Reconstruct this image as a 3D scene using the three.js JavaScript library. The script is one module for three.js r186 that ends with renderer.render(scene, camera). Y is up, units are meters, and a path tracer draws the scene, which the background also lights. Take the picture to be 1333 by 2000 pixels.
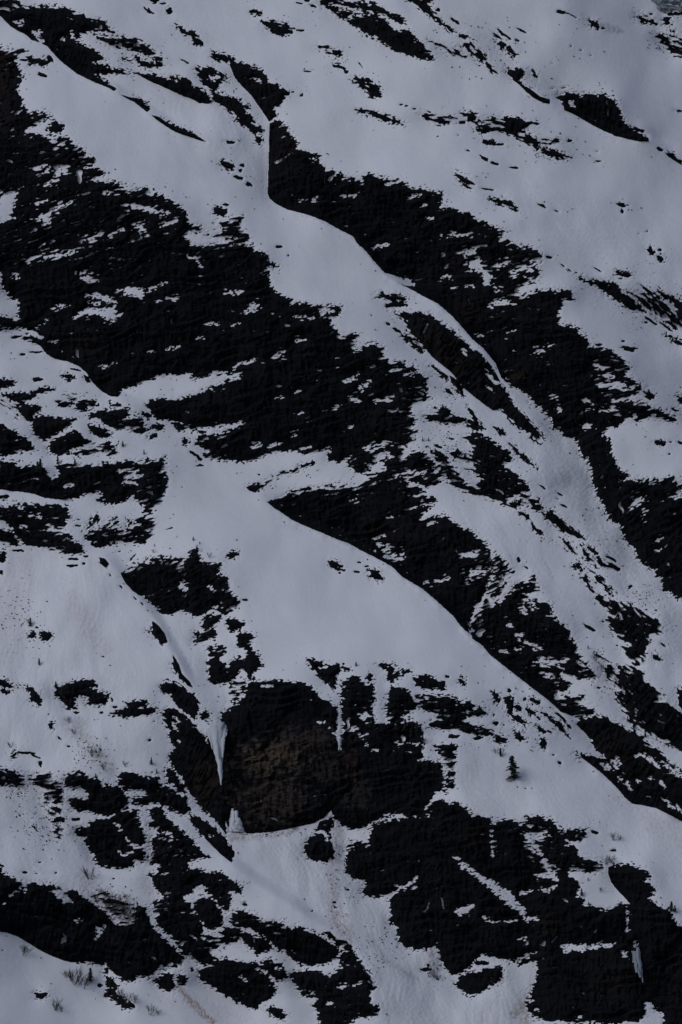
import * as THREE from 'three';
import { createNoise2D } from 'simplex-noise';
import { mergeGeometries } from 'three/addons/utils/BufferGeometryUtils.js';

// ---------------------------------------------------------------- camera, sky, sun, exposure
const D = 4000, PX = 0.15;                         // metres to the mountain face; metres per traced unit
const scene = new THREE.Scene();
const camera = new THREE.PerspectiveCamera(2 * Math.atan(150 / D) * 180 / Math.PI, 682 / 1024, 10, 40000);
camera.position.set(0, 0, D);
camera.lookAt(0, 0, 0);
const renderer = new THREE.WebGLRenderer({ antialias: true });
renderer.toneMapping = THREE.LinearToneMapping;
renderer.toneMappingExposure = 0.77;
renderer.shadowMap.enabled = true;

{ // even overcast sky, brighter overhead than at the horizon
  const w = 64, h = 32, d = new Float32Array(w * h * 4);
  for (let j = 0; j < h; j++) for (let i = 0; i < w; i++) {
    const el = ((j + 0.5) / h - 0.5) * Math.PI, s = Math.max(0, Math.sin(el));
    const L = 0.34 * (1 + 2 * s) / 3;
    d.set([L * 0.78, L * 0.92, L * 1.34, 1], (j * w + i) * 4);
  }
  const t = new THREE.DataTexture(d, w, h, THREE.RGBAFormat, THREE.FloatType);
  t.mapping = THREE.EquirectangularReflectionMapping;
  t.magFilter = t.minFilter = THREE.LinearFilter; t.needsUpdate = true;
  scene.background = t; scene.environment = t;
}
const sun = new THREE.DirectionalLight(0xf6f6ff, 1.5);
sun.position.set(-760, 640, 480); sun.target.position.set(0, 0, 0);
sun.castShadow = true; sun.shadow.radius = 60;
sun.shadow.camera.left = sun.shadow.camera.bottom = -500; sun.shadow.camera.right = sun.shadow.camera.top = 500;
sun.shadow.camera.far = 2500; sun.shadow.mapSize.set(2048, 2048);
scene.add(sun, sun.target);

// ---------------------------------------------------------------- random numbers and noise
function rng(seed) { let a = seed >>> 0; return () => { a = (a + 0x6d2b79f5) | 0; let t = Math.imul(a ^ (a >>> 15), 1 | a); t = (t + Math.imul(t ^ (t >>> 7), 61 | t)) ^ t; return ((t ^ (t >>> 14)) >>> 0) / 4294967296; }; }
const rand = rng(77);
const N1 = createNoise2D(rng(1)), N2 = createNoise2D(rng(2)), N3 = createNoise2D(rng(3)), N4 = createNoise2D(rng(4));
const clamp = (v, a, b) => v < a ? a : v > b ? b : v;
const smooth = (a, b, v) => { const t = clamp((v - a) / (b - a), 0, 1); return t * t * (3 - 2 * t); };
const lerp = (a, b, t) => a + (b - a) * t;
function probit(p) { const q = Math.min(p, 1 - p), t = Math.sqrt(-2 * Math.log(Math.max(q, 1e-6))); const x = t - (2.30753 + 0.27061 * t) / (1 + 0.99229 * t + 0.04481 * t * t); return p < 0.5 ? -x : x; }

// ---------------------------------------------------------------- the survey of the face: where rock breaks through the snow
const W = 1334, H = 2000;
const T = [[0, 0], [450, 0], [833, 0], [0, 400], [450, 450], [833, 450], [0, 800], [450, 850], [833, 850], [0, 1200], [400, 1200], [833, 1200], [0, 1500], [400, 1500], [833, 1500]];
const pt = (t, x, y) => [T[t][0] + x * 0.375, T[t][1] + y * 0.375];
const ids = [null], keyId = {};
const idMap = new Uint16Array(W * H), dens = new Float32Array(W * H).fill(0.94), ang = new Float32Array(W * H).fill(-10);
function fill(pts, cb) {
  let y0 = 1e9, y1 = -1e9; for (const p of pts) { y0 = Math.min(y0, p[1]); y1 = Math.max(y1, p[1]); }
  for (let y = Math.max(0, Math.floor(y0)); y <= Math.min(H - 1, Math.ceil(y1)); y++) {
    const xs = [], yc = y + 0.5;
    for (let i = 0, n = pts.length; i < n; i++) {
      const a = pts[i], b = pts[(i + 1) % n];
      if ((a[1] <= yc) !== (b[1] <= yc)) xs.push(a[0] + (yc - a[1]) / (b[1] - a[1]) * (b[0] - a[0]));
    }
    xs.sort((a, b) => a - b);
    for (let k = 0; k + 1 < xs.length; k += 2)
      for (let x = Math.max(0, Math.ceil(xs[k] - 0.5)); x <= Math.min(W - 1, Math.floor(xs[k + 1] - 0.5)); x++) cb(y * W + x, x, y);
  }
}
const poly = (t, c) => { const o = []; for (let i = 0; i < c.length; i += 2) o.push(pt(t, c[i], c[i + 1])); return o; };
function rock(key, name, label, category, group) { keyId[key] = ids.length; ids.push({ key, name, label, category, group, amp: 4.0 }); }
function P(key, t, c, dn = 0.94, an = -10) { const id = keyId[key]; fill(poly(t, c), (i) => { idMap[i] = id; dens[i] = dn; ang[i] = an; }); }
function PF(key, t, c, dn, an) { const id = keyId[key]; fill(poly(t, c), (i) => { if (!idMap[i]) { idMap[i] = id; dens[i] = dn; ang[i] = an; } }); }   // only where no rock is mapped yet
function S(t, c) { fill(poly(t, c), (i) => { idMap[i] = 0; }); }                                     // snow lying on the rock
function L(t, c, dn, an) { fill(poly(t, c), (i) => { dens[i] = dn; if (an !== undefined) ang[i] = an; }); }
function reid(key, from, t, c) { const a = keyId[key], b = keyId[from]; fill(poly(t, c), (i) => { if (idMap[i] === b) idMap[i] = a; }); }
function K(t, w, c) {                                                                                // a narrow snow ledge
  for (let i = 0; i + 3 < c.length; i += 2) {
    const dx = c[i + 2] - c[i], dy = c[i + 3] - c[i + 1], l = Math.hypot(dx, dy) || 1, nx = -dy / l, ny = dx / l, h = w / 2, u = dx / l, v = dy / l;
    S(t, [c[i] - u * h, c[i + 1] - v * h, c[i] + nx * h, c[i + 1] + ny * h, (c[i] + c[i + 2]) / 2 + nx * h * 1.2, (c[i + 1] + c[i + 3]) / 2 + ny * h * 1.2, c[i + 2] + nx * h, c[i + 3] + ny * h, c[i + 2] + u * h, c[i + 3] + v * h,
      c[i + 2] - nx * h, c[i + 3] - ny * h, c[i] - nx * h, c[i + 1] - ny * h]);
  }
}
let nR = 0;
function R(t, list) {                                                                                // single stones: x, y, half length, half height, tilt
  for (const [x, y, rx, ry = rx, a = 0, label] of list) {
    const [cx, cy] = pt(t, x, y), key = 'R' + nR++;
    rock(key, 'rock', label, 'rock'); Object.assign(ids[keyId[key]], { at: [cx, cy], rx, ry });
    ids[keyId[key]].amp = clamp(Math.min(rx, ry) * 0.375 * 0.5, 0.6, 3);
    const pts = [], s = Math.sin(a * Math.PI / 180), c = Math.cos(a * Math.PI / 180), r = rng(nR * 31);
    const n = 11; for (let k = 0; k < n; k++) { const f = k / n * 2 * Math.PI, q = 0.62 + 0.72 * r(), u = Math.cos(f) * rx * q, v = Math.sin(f) * ry * q; pts.push([cx + (u * c - v * s) * 0.375, cy + (u * s + v * c) * 0.375]); }
    const id = keyId[key]; fill(pts, (i) => { idMap[i] = id; dens[i] = 0.985; ang[i] = a; });
  }
}
// upper left
rock('A', 'crag', 'black stepped crag in the top left corner above the smooth snow ridge', 'crag');
rock('B', 'rock_cluster', 'loose cluster of dark blocks just right of the top left crag', 'rocks');
rock('C1', 'rock_band', 'long tapering black rock band slanting across the upper left snow', 'rock band');
rock('D1', 'rock_band', 'short black ledge at the snow ridge edge under the slanting band', 'rock band');
rock('D2', 'rock_band', 'thin black ledge trailing along the edge of the upper left snow ridge', 'rock band');
rock('E1', 'outcrop', 'short diagonal outcrop on the open snow near the top, left of centre', 'outcrop');
rock('E2', 'outcrop', 'blocky outcrop just above the head of the narrow snow gully', 'outcrop');
rock('E3', 'outcrop', 'hooked outcrop with a snow pocket left of the narrow gully', 'outcrop');
rock('E4', 'rib', 'ragged black rib running down the left side of the narrow gully', 'rock rib');
P('A', 0, [-20, -20, 60, -20, 110, 15, 130, 45, 170, 32, 200, 45, 215, 30, 270, 35, 310, 42, 340, 38, 380, 62, 410, 78, 440, 75, 450, 95, 475, 100, 490, 115, 530, 105, 565, 122, 560, 140, 590, 165, 595, 180, 555, 170, 520, 165, 490, 165, 440, 170, 425, 180, 420, 200, 400, 205, 430, 230, 470, 255, 520, 275, 515, 290, 540, 305, 565, 318, 510, 318, 480, 330, 540, 340, 580, 355, 640, 370, 680, 383, 650, 388, 600, 385, 560, 388, 520, 385, 500, 392, 540, 415, 570, 440, 612, 465, 600, 480, 560, 458, 500, 435, 440, 405, 400, 385, 350, 345, 315, 318, 285, 285, 250, 245, 215, 225, 165, 210, 140, 185, 100, 165, 60, 140, 30, 110, 0, 80, -20, 75], 0.97, 10);
L(0, [-20, -20, 120, 0, 140, 60, 60, 80, -20, 60], 0.75, 10);
S(0, [75, 115, 120, 105, 130, 125, 95, 135]); S(0, [170, 160, 215, 155, 225, 175, 205, 185, 240, 225, 215, 225, 185, 195]); S(0, [365, 160, 390, 170, 385, 190, 415, 215, 400, 225, 370, 200]); K(0, 10, [320, 215, 345, 195]);
P('B', 0, [490, 185, 540, 190, 600, 195, 650, 195, 740, 215, 790, 255, 815, 290, 850, 310, 860, 345, 820, 345, 800, 300, 750, 285, 700, 270, 650, 255, 560, 245, 535, 225, 500, 205], 0.7, 12);
P('C1', 0, [700, 380, 760, 390, 840, 400, 920, 432, 890, 400, 930, 408, 995, 425, 1010, 455, 1060, 470, 1085, 500, 1110, 535, 1085, 545, 1040, 540, 1000, 518, 960, 505, 900, 478, 840, 450, 780, 425, 735, 400], 0.99, 15);
P('D1', 0, [625, 495, 680, 510, 740, 520, 785, 545, 788, 570, 770, 590, 740, 565, 700, 535, 650, 510], 0.9, 25);
P('D2', 0, [785, 600, 830, 612, 870, 640, 930, 668, 1000, 695, 1040, 718, 1085, 745, 1060, 742, 1000, 722, 920, 695, 870, 665, 820, 630], 0.97, 25);
P('E1', 0, [912, 128, 940, 145, 980, 165, 1020, 160, 1025, 190, 1060, 220, 1050, 255, 1015, 230, 1010, 205, 970, 190, 940, 165], 0.97, 30);
P('E2', 0, [1110, 270, 1150, 285, 1190, 295, 1225, 310, 1215, 330, 1170, 328, 1130, 318, 1108, 295], 0.97, 10);
P('E3', 0, [1020, 362, 1080, 355, 1130, 370, 1165, 392, 1190, 425, 1150, 420, 1145, 460, 1120, 478, 1085, 462, 1050, 425, 1035, 395], 0.93, 20);
S(0, [1085, 400, 1140, 395, 1145, 420, 1100, 425]);
P('E4', 0, [1105, 490, 1150, 490, 1200, 510, 1260, 525, 1250, 540, 1300, 550, 1310, 570, 1270, 565, 1290, 595, 1320, 610, 1335, 635, 1310, 645, 1365, 665, 1385, 690, 1360, 700, 1310, 690, 1260, 650, 1215, 620, 1240, 615, 1200, 585, 1150, 550, 1110, 520], 0.96, 25);
R(0, [[715, 303, 18, 10], [770, 340, 35, 8], [835, 338, 18, 9], [675, 318, 12, 4], [800, 5, 30, 12], [775, 58, 30, 9, 35], [888, 58, 18, 14], [850, 22, 14, 5], [968, 325, 28, 6, 20], [1320, 60, 20, 8], [1350, 725, 17, 17], [1200, 745, 28, 7],
  [300, 668, 47, 30, 0, 'rounded dark knob in the snow saddle right of the brown wall'], [200, 325, 60, 20, 15, 'largest dark rock on the snow crest beside the brown wall'], [265, 310, 25, 14, 30], [225, 395, 35, 9, 20], [130, 315, 25, 5], [1150, 1105, 34, 18, 0], [1180, 1072, 18, 6, 10],
  [1185, 865, 32, 20, 25], [1245, 930, 22, 9, 20], [1300, 965, 18, 9, 30], [1250, 890, 12, 8], [1265, 865, 10, 10]]);
// gully walls
rock('G', 'crag', 'black crag flanking the top of the narrow snow gully', 'crag');
rock('F', 'cliff', 'great black cliff behind the central snow ridge, right of the narrow gully', 'cliff');
P('G', 1, [-20, 300, 25, 305, 20, 325, 70, 335, 120, 350, 170, 378, 195, 400, 200, 430, 250, 445, 270, 465, 310, 480, 290, 510, 270, 545, 230, 575, 240, 605, 205, 640, 185, 610, 165, 580, 130, 530, 110, 500, 60, 450, 25, 410, 5, 360], 0.97, 0);
S(1, [130, 410, 155, 405, 150, 430, 120, 428]);
P('F', 1, [205, 645, 240, 635, 295, 655, 300, 675, 320, 720, 355, 755, 345, 780, 375, 795, 440, 805, 470, 820, 465, 845, 500, 890, 545, 900, 580, 915, 585, 935, 630, 935, 655, 950, 685, 955, 690, 925, 720, 905, 760, 930, 790, 935, 830, 950, 870, 945, 920, 970, 930, 985, 990, 995, 1060, 1010, 1105, 1010, 1100, 1060, 1085, 1095, 1110, 1085, 1160, 1095, 1210, 1110, 1280, 1135, 1270, 1155, 1340, 1175, 1340, 1845, 1333, 1830, 1260, 1770, 1210, 1710, 1150, 1645, 1100, 1600, 1050, 1560, 960, 1520, 900, 1490, 850, 1455, 800, 1420, 750, 1365, 700, 1305, 660, 1270, 640, 1235, 600, 1215, 560, 1195, 500, 1160, 440, 1135, 380, 1115, 300, 1095, 240, 1065, 205, 1035, 195, 1010, 200, 850], 0.965, -8);
P('F', 5, [300, -40, 370, 0, 400, 15, 385, 50, 440, 70, 480, 90, 530, 95, 570, 110, 595, 135, 590, 165, 560, 170, 530, 160, 570, 195, 590, 230, 560, 260, 545, 290, 500, 300, 460, 345, 520, 340, 580, 320, 640, 315, 700, 320, 745, 320, 770, 365, 710, 365, 700, 400, 680, 430, 690, 460, 680, 490, 740, 505, 780, 510, 800, 545, 830, 565, 850, 595, 840, 610, 900, 620, 960, 625, 1010, 660, 1050, 700, 1055, 725, 1030, 740, 1065, 780, 1110, 795, 1115, 825, 1090, 855, 1050, 870, 1040, 895, 1110, 890, 1150, 910, 1230, 945, 1290, 970, 1300, 998, 1240, 990, 1180, 965, 1120, 985, 1090, 990, 1090, 955, 1040, 985, 990, 1020, 940, 1030, 920, 1060, 900, 1110, 850, 1180, 820, 1185, 800, 1150, 785, 1110, 770, 1080, 715, 1080, 700, 1045, 655, 1030, 655, 1000, 640, 960, 610, 945, 600, 915, 575, 920, 530, 860, 480, 825, 430, 800, 390, 770, 360, 695, 310, 635, 260, 575, 200, 510, 130, 445, 60, 385, -20, 345, -60, 320, -60, -40], 0.955, -10);
L(5, [300, -20, 600, 100, 600, 280, 420, 340, 300, 200, 140, 120], 0.88, -10); L(5, [860, 620, 1060, 690, 1120, 830, 940, 960, 870, 800], 0.9, -5);
S(4, [745, 95, 820, 60, 825, 80, 770, 100]); S(4, [810, 225, 850, 235, 900, 250, 940, 260, 965, 290, 910, 290, 860, 260]);
S(5, [170, 130, 235, 95, 240, 130, 200, 145]); S(5, [200, 180, 270, 150, 280, 190, 300, 220, 340, 240, 330, 285, 295, 285, 290, 225, 230, 205]); S(5, [345, 275, 390, 325, 360, 335]); S(5, [310, 405, 350, 370, 400, 360, 430, 375, 410, 390, 350, 400]);
K(5, 10, [80, 35, 230, 25]); K(5, 8, [55, 265, 100, 240, 135, 255]); K(5, 10, [360, 190, 420, 175]); K(5, 12, [440, 225, 490, 205, 540, 210]); K(5, 10, [130, 300, 160, 300]); K(5, 10, [200, 297, 240, 297]); K(5, 8, [550, 650, 605, 625]); K(5, 6, [605, 610, 650, 598]); K(5, 6, [420, 535, 455, 525]); K(5, 10, [265, 548, 295, 555]);
K(5, 11, [870, 700, 920, 720]); S(5, [915, 750, 960, 745, 975, 765, 930, 768]); S(5, [890, 800, 960, 795, 1030, 795, 1035, 820, 970, 815, 900, 815]); K(5, 12, [1060, 820, 1100, 810]); K(5, 10, [970, 880, 1020, 885]); K(5, 11, [905, 940, 985, 935]); K(5, 8, [820, 888, 845, 888]); K(5, 8, [650, 862, 670, 862]); S(5, [670, 945, 685, 920, 705, 945]); S(5, [800, 1030, 825, 1010, 855, 1025]); K(5, 8, [835, 932, 860, 930]);
K(1, 9, [570, 1025, 650, 1022]); K(1, 8, [362, 1050, 385, 1045]); K(1, 9, [420, 830, 450, 832]); K(1, 9, [940, 1030, 985, 1025]); K(1, 9, [985, 1080, 1015, 1075]); K(1, 8, [1020, 1135, 1055, 1140]); K(1, 7, [420, 1050, 450, 1030]); K(1, 7, [800, 970, 835, 965]);
rock('H', 'buttress', 'brown-black wedge buttress set into the lower flank of the central snow ridge', 'buttress');
P('H', 4, [855, 430, 910, 430, 980, 430, 1010, 440, 1040, 445, 1080, 475, 1120, 505, 1160, 530, 1200, 560, 1260, 605, 1333, 690, 1333, 915, 1280, 875, 1240, 840, 1190, 790, 1150, 740, 1100, 700, 1050, 660, 1000, 600, 960, 560, 920, 505, 915, 480], 0.985, 30);
P('H', 5, [130, 520, 180, 560, 240, 610, 290, 650, 330, 700, 365, 750, 385, 790, 410, 830, 440, 880, 480, 940, 530, 985, 560, 1020, 600, 1060, 610, 1085, 580, 1080, 545, 1060, 500, 1040, 450, 1000, 420, 970, 385, 935, 345, 938, 290, 900, 240, 860, 190, 820, 170, 780, 140, 745, 150, 600], 0.96, 40);
S(5, [185, 615, 215, 620, 210, 650, 185, 645]); S(5, [305, 735, 335, 750, 375, 790, 370, 805, 330, 775]); K(5, 10, [310, 815, 350, 838]); K(5, 9, [150, 540, 270, 622]); K(5, 10, [230, 605, 290, 640]);
rock('H1', 'rock_rib', 'thin chain of dark rocks on the crest beside the wedge buttress', 'rock rib');
P('H1', 4, [890, 545, 930, 550, 980, 595, 1015, 635, 990, 640, 950, 605, 915, 575], 0.93, 35); P('H1', 4, [1035, 700, 1090, 725, 1135, 760, 1130, 790, 1100, 760, 1060, 725], 0.93, 35); P('H1', 4, [1140, 755, 1180, 780, 1210, 820, 1215, 865, 1180, 840, 1150, 790], 0.9, 40); P('H1', 4, [1105, 815, 1140, 830, 1165, 880, 1130, 850], 0.95, 40);
rock('H2', 'rock_rib', 'thin dark rib slanting down the left bank of the right gully', 'rock rib');
P('H2', 5, [430, 1100, 480, 1150, 540, 1195, 580, 1245, 530, 1215, 470, 1165], 0.97, 40); P('H2', 5, [350, 1020, 400, 1045, 415, 1080, 385, 1065], 0.97, 40); P('H2', 5, [540, 1070, 595, 1115, 560, 1100], 0.98, 40); P('H2', 5, [210, 905, 240, 935, 270, 990, 310, 1035, 270, 1045, 205, 1025, 215, 990, 240, 985], 0.9, 35);
R(4, [[835, 350, 62, 16, 8, 'upper of two flat dark slabs on the central snow ridge'], [855, 390, 66, 11, -5, 'lower of two flat dark slabs on the central snow ridge'], [820, 490, 14, 6, 30], [865, 520, 28, 8, 25], [735, 445, 5, 5], [258, 88, 18, 8], [303, 133, 8, 6], [1080, 1125, 20, 8, 20], [1105, 1178, 20, 10], [1150, 1085, 16, 6, 15]]);
rock('H3', 'outcrop', 'ragged dark outcrop on the crest end just above the blank snow triangle', 'outcrop');
P('H3', 4, [1040, 910, 1100, 920, 1150, 930, 1140, 960, 1220, 970, 1230, 1000, 1180, 1010, 1080, 1000, 1030, 985, 1000, 960, 1080, 945], 0.82, 5);
// the huge left cliff
rock('C', 'cliff', 'huge black cliff filling the left half below the smooth snow ridge', 'cliff');
rock('CB', 'cliff', 'brown-tinged rock wall on the left edge beside the snow ridge', 'cliff');
P('C', 0, [-20, 225, 30, 255, 90, 270, 120, 250, 150, 265, 100, 295, 90, 320, 105, 360, 130, 410, 105, 440, 100, 480, 115, 520, 130, 560, 160, 590, 230, 595, 270, 610, 220, 640, 170, 665, 130, 690, 180, 700, 220, 712, 290, 720, 330, 728, 360, 712, 375, 745, 405, 770, 440, 785, 455, 800, 490, 825, 505, 850, 480, 870, 440, 880, 500, 880, 570, 905, 510, 930, 480, 950, 550, 955, 620, 955, 655, 975, 660, 995, 700, 1000, 780, 980, 815, 1000, 830, 1015, 880, 1040, 910, 1065, 940, 1078, 970, 1110, 985, 1150, 990, 1175, 1030, 1180, 1060, 1205, 1030, 1215, 985, 1210, 970, 1235, 1000, 1280, 1060, 1290, 1110, 1275, 1170, 1270, 1240, 1270, 1330, 1310, 1400, 1335, 1400, 1500, -20, 1500], 0.93, -14);
P('C', 3, [-20, 300, 1350, 300, 1350, 1140, 1250, 1130, 1180, 1140, 1110, 1160, 1060, 1155, 1000, 1175, 950, 1160, 940, 1130, 870, 1120, 810, 1110, 790, 1085, 760, 1040, 790, 1015, 850, 1010, 920, 1020, 960, 1000, 1040, 985, 1080, 965, 1140, 935, 1210, 905, 1260, 875, 1190, 875, 1130, 890, 1130, 865, 1060, 900, 990, 905, 1000, 880, 900, 885, 850, 880, 800, 900, 740, 925, 690, 945, 640, 960, 615, 1000, 570, 995, 520, 965, 480, 925, 450, 875, 410, 840, 350, 815, 280, 800, 240, 775, 210, 735, 215, 690, 190, 690, 165, 655, 100, 640, 40, 650, -20, 645], 0.965, -12);
P('C', 6, [1035, 110, 1250, 70, 1340, 70, 1340, 268, 1210, 265, 1150, 255, 1090, 260, 1055, 240, 1075, 215, 1050, 200, 1020, 180], 0.9, -12);
P('C', 4, [-20, 100, 95, 125, 150, 130, 195, 150, 255, 200, 210, 190, 160, 195, 100, 235, 150, 250, 190, 240, 215, 290, 230, 320, 280, 345, 325, 365, 310, 395, 340, 385, 400, 380, 420, 400, 480, 395, 540, 395, 575, 408, 570, 435, 530, 465, 520, 490, 550, 500, 560, 540, 600, 555, 640, 540, 680, 545, 660, 580, 640, 610, 680, 640, 690, 600, 740, 590, 800, 620, 800, 650, 830, 690, 880, 685, 910, 690, 915, 710, 965, 720, 975, 745, 1010, 760, 1035, 770, 1015, 800, 1030, 830, 1020, 860, 1055, 880, 1000, 890, 960, 905, 930, 940, 960, 960, 960, 1000, 940, 1030, 975, 1050, 935, 1080, 950, 1100, 920, 1120, 880, 1150, 850, 1190, 780, 1190, 730, 1235, 740, 1270, 700, 1270, 645, 1255, 610, 1215, 630, 1175, 570, 1210, 540, 1205, 500, 1190, 530, 1130, 480, 1140, 430, 1160, 380, 1165, 350, 1145, 270, 1150, 190, 1165, 130, 1195, 60, 1200, -20, 1195], 0.965, -12);
L(4, [530, 500, 700, 560, 900, 700, 1030, 800, 960, 1000, 850, 1150, 700, 1150, 800, 950, 850, 800, 700, 700, 560, 580], 0.86, -6);
P('C', 0, [1130, 1150, 1200, 1130, 1270, 1125, 1260, 1170, 1290, 1210, 1320, 1270, 1330, 1310, 1280, 1290, 1180, 1260, 1080, 1230, 1150, 1200], 0.66, -10);
S(3, [-20, 345, 10, 350, 5, 400, 20, 450, 50, 490, 90, 500, 95, 595, 60, 600, 20, 575, -20, 575]);
S(3, [430, 190, 480, 165, 530, 148, 520, 170, 470, 190]); K(3, 14, [575, 160, 645, 135]); K(3, 10, [150, 295, 195, 265]); K(3, 16, [220, 270, 320, 265]); K(3, 17, [330, 260, 395, 245]); S(3, [180, 75, 230, 50, 300, 30, 330, -10, 310, -5, 290, 25, 255, 65, 265, 100, 240, 95, 230, 70]); S(3, [700, 110, 740, 115, 755, 130, 720, 122]); K(3, 11, [835, 118, 920, 92]); K(3, 13, [660, 5, 790, 30, 880, 50]);
S(3, [410, 375, 450, 368, 520, 398, 470, 404, 440, 388]); K(3, 9, [420, 352, 460, 352]); S(3, [440, 475, 500, 460, 550, 472, 610, 510, 560, 515, 500, 487]); S(3, [610, 440, 700, 423, 755, 450, 740, 487, 700, 467, 640, 457]); K(3, 13, [775, 445, 865, 408]); S(3, [360, 595, 420, 555, 460, 540, 530, 535, 600, 528, 605, 565, 635, 575, 600, 607, 540, 592, 490, 570, 440, 577, 390, 592]);
K(3, 12, [1170, 465, 1265, 458]); K(3, 14, [860, 755, 930, 735]); K(3, 9, [1080, 622, 1145, 622]); K(3, 8, [1215, 622, 1250, 622]); K(3, 11, [1240, 835, 1330, 805]); S(3, [60, 385, 80, 345, 105, 385]); S(3, [265, 545, 300, 510, 340, 525, 330, 540, 290, 530]); S(3, [160, 650, 185, 660, 220, 690, 200, 697]); K(3, 9, [190, 640, 245, 598]); K(3, 8, [530, 843, 555, 840]); K(3, 8, [580, 828, 605, 830]); K(3, 8, [770, 765, 800, 765]); K(3, 8, [1025, 697, 1060, 697]); K(3, 15, [820, 500, 835, 500]); K(3, 10, [870, 490, 925, 490]); K(3, 10, [270, 718, 295, 710]); K(3, 12, [465, 512, 540, 512]); K(3, 9, [980, 275, 1020, 280, 1055, 325]);
S(3, [1060, 1170, 1120, 1155, 1240, 1133, 1220, 1157, 1150, 1190, 1090, 1200]); K(3, 10, [1110, 870, 1200, 880]);
K(0, 10, [165, 890, 250, 865]); S(0, [225, 905, 260, 875, 270, 905]); S(0, [225, 970, 280, 935, 310, 880, 345, 875, 350, 920, 330, 905, 290, 940, 240, 970]); S(0, [-10, 1035, 60, 1000, 85, 1000, 85, 1060, 50, 1140, 0, 1165]); K(0, 10, [550, 1010, 610, 1015]); K(0, 9, [270, 742, 340, 770]); K(0, 8, [190, 1060, 250, 1040]); K(0, 8, [330, 1070, 390, 1050]);
S(4, [75, 430, 120, 372, 147, 390, 130, 430]); K(4, 12, [15, 715, 130, 668]); S(4, [0, 755, 60, 742, 55, 762, 5, 772]); K(4, 14, [220, 665, 275, 640]); K(4, 9, [10, 490, 45, 490]); K(4, 8, [340, 580, 395, 562]); K(4, 13, [590, 785, 630, 775]); K(4, 10, [640, 765, 670, 760]); K(4, 15, [625, 885, 680, 885]); K(4, 12, [745, 890, 835, 882]); S(4, [670, 805, 690, 800, 685, 838, 665, 838]); K(4, 10, [700, 810, 715, 800]); K(4, 9, [240, 873, 270, 870]); K(4, 10, [340, 845, 360, 835]); K(4, 13, [540, 930, 560, 915]); K(4, 9, [345, 955, 380, 945]); K(4, 8, [610, 1022, 640, 1018]); K(4, 8, [320, 1075, 340, 1065]); S(4, [95, 1125, 165, 1093, 167, 1115, 120, 1132]); K(4, 11, [200, 1125, 265, 1103]); K(4, 12, [0, 1015, 50, 1000]); K(4, 14, [700, 1135, 820, 1105]); K(4, 9, [365, 1140, 420, 1122]); K(4, 9, [330, 455, 440, 462]); S(4, [450, 425, 500, 408, 560, 430, 480, 442]); K(4, 11, [840, 730, 880, 730]); K(4, 9, [910, 750, 955, 752]); K(4, 14, [225, 440, 240, 445]); K(4, 10, [0, 325, 60, 322]); K(4, 8, [550, 660, 565, 660]);
reid('CB', 'C', 0, [-20, 200, 160, 240, 130, 560, 280, 610, 130, 690, 90, 760, 60, 860, -20, 900]);
rock('Q', 'rock_band', 'thin broken rock streak crossing the pale snow strip under the huge cliff', 'rock band');
P('Q', 7, [80, 270, 170, 245, 250, 200, 340, 170, 430, 125, 440, 145, 350, 185, 250, 215, 180, 265, 130, 300, 100, 290], 0.8, -25);
// middle dark cliff
rock('E', 'cliff', 'black cliff rising behind the right edge of the lower snow dome', 'cliff');
rock('EJ', 'crag', 'knot of black crags with curved snow ledges joining the huge cliff to the next', 'crag');
rock('ES', 'scree', 'grey strip of snow-dusted rubble running down the black cliff', 'scree');
rock('ER', 'cliff', 'snow-flecked black cliff right of the grey rubble strip', 'cliff');
rock('EL', 'cliff', 'dark brown cliff at the right edge behind the lowest snow slope', 'cliff');
P('E', 7, [185, 345, 230, 340, 280, 310, 320, 285, 390, 270, 440, 275, 500, 260, 560, 250, 620, 265, 680, 245, 740, 230, 780, 235, 830, 240, 900, 260, 960, 315, 1060, 325, 1080, 340, 1050, 365, 1000, 410, 990, 440, 1040, 430, 1100, 420, 1135, 425, 1140, 450, 1180, 460, 1210, 480, 1260, 510, 1310, 545, 1350, 600, 1370, 660, 1360, 720, 1320, 830, 1260, 930, 1240, 1010, 1250, 1040, 1200, 995, 1160, 940, 1110, 895, 1060, 850, 1000, 800, 950, 770, 900, 740, 850, 690, 790, 655, 740, 630, 680, 600, 620, 565, 550, 540, 480, 510, 420, 485, 370, 465, 320, 440, 270, 405, 230, 380], 0.965, -10);
L(7, [180, 360, 280, 290, 500, 250, 780, 225, 780, 260, 620, 290, 500, 320, 400, 300, 300, 340], 0.78, -14);
L(7, [760, 560, 920, 590, 900, 680, 820, 660], 0.72, -8); L(7, [1180, 580, 1360, 600, 1360, 760, 1200, 800], 0.86, -8);
P('EJ', 7, [620, 110, 650, 90, 700, 75, 800, 85, 850, 55, 900, 15, 930, -10, 965, 25, 930, 55, 905, 90, 960, 75, 1020, 90, 1050, 130, 1090, 160, 1160, 190, 1130, 215, 1080, 215, 1100, 245, 1040, 265, 1010, 280, 1015, 300, 960, 315, 900, 330, 800, 280, 740, 235, 710, 210, 660, 195, 640, 165, 610, 150], 0.88, -12);
S(7, [720, 190, 760, 140, 800, 135, 800, 165, 760, 205]); K(7, 10, [870, 207, 960, 190, 1030, 196]); K(7, 9, [930, 235, 1000, 262, 1015, 290]); K(7, 11, [1060, 190, 1110, 165]); K(7, 10, [700, 70, 820, 45]); K(7, 9, [770, 110, 830, 95]);
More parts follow.
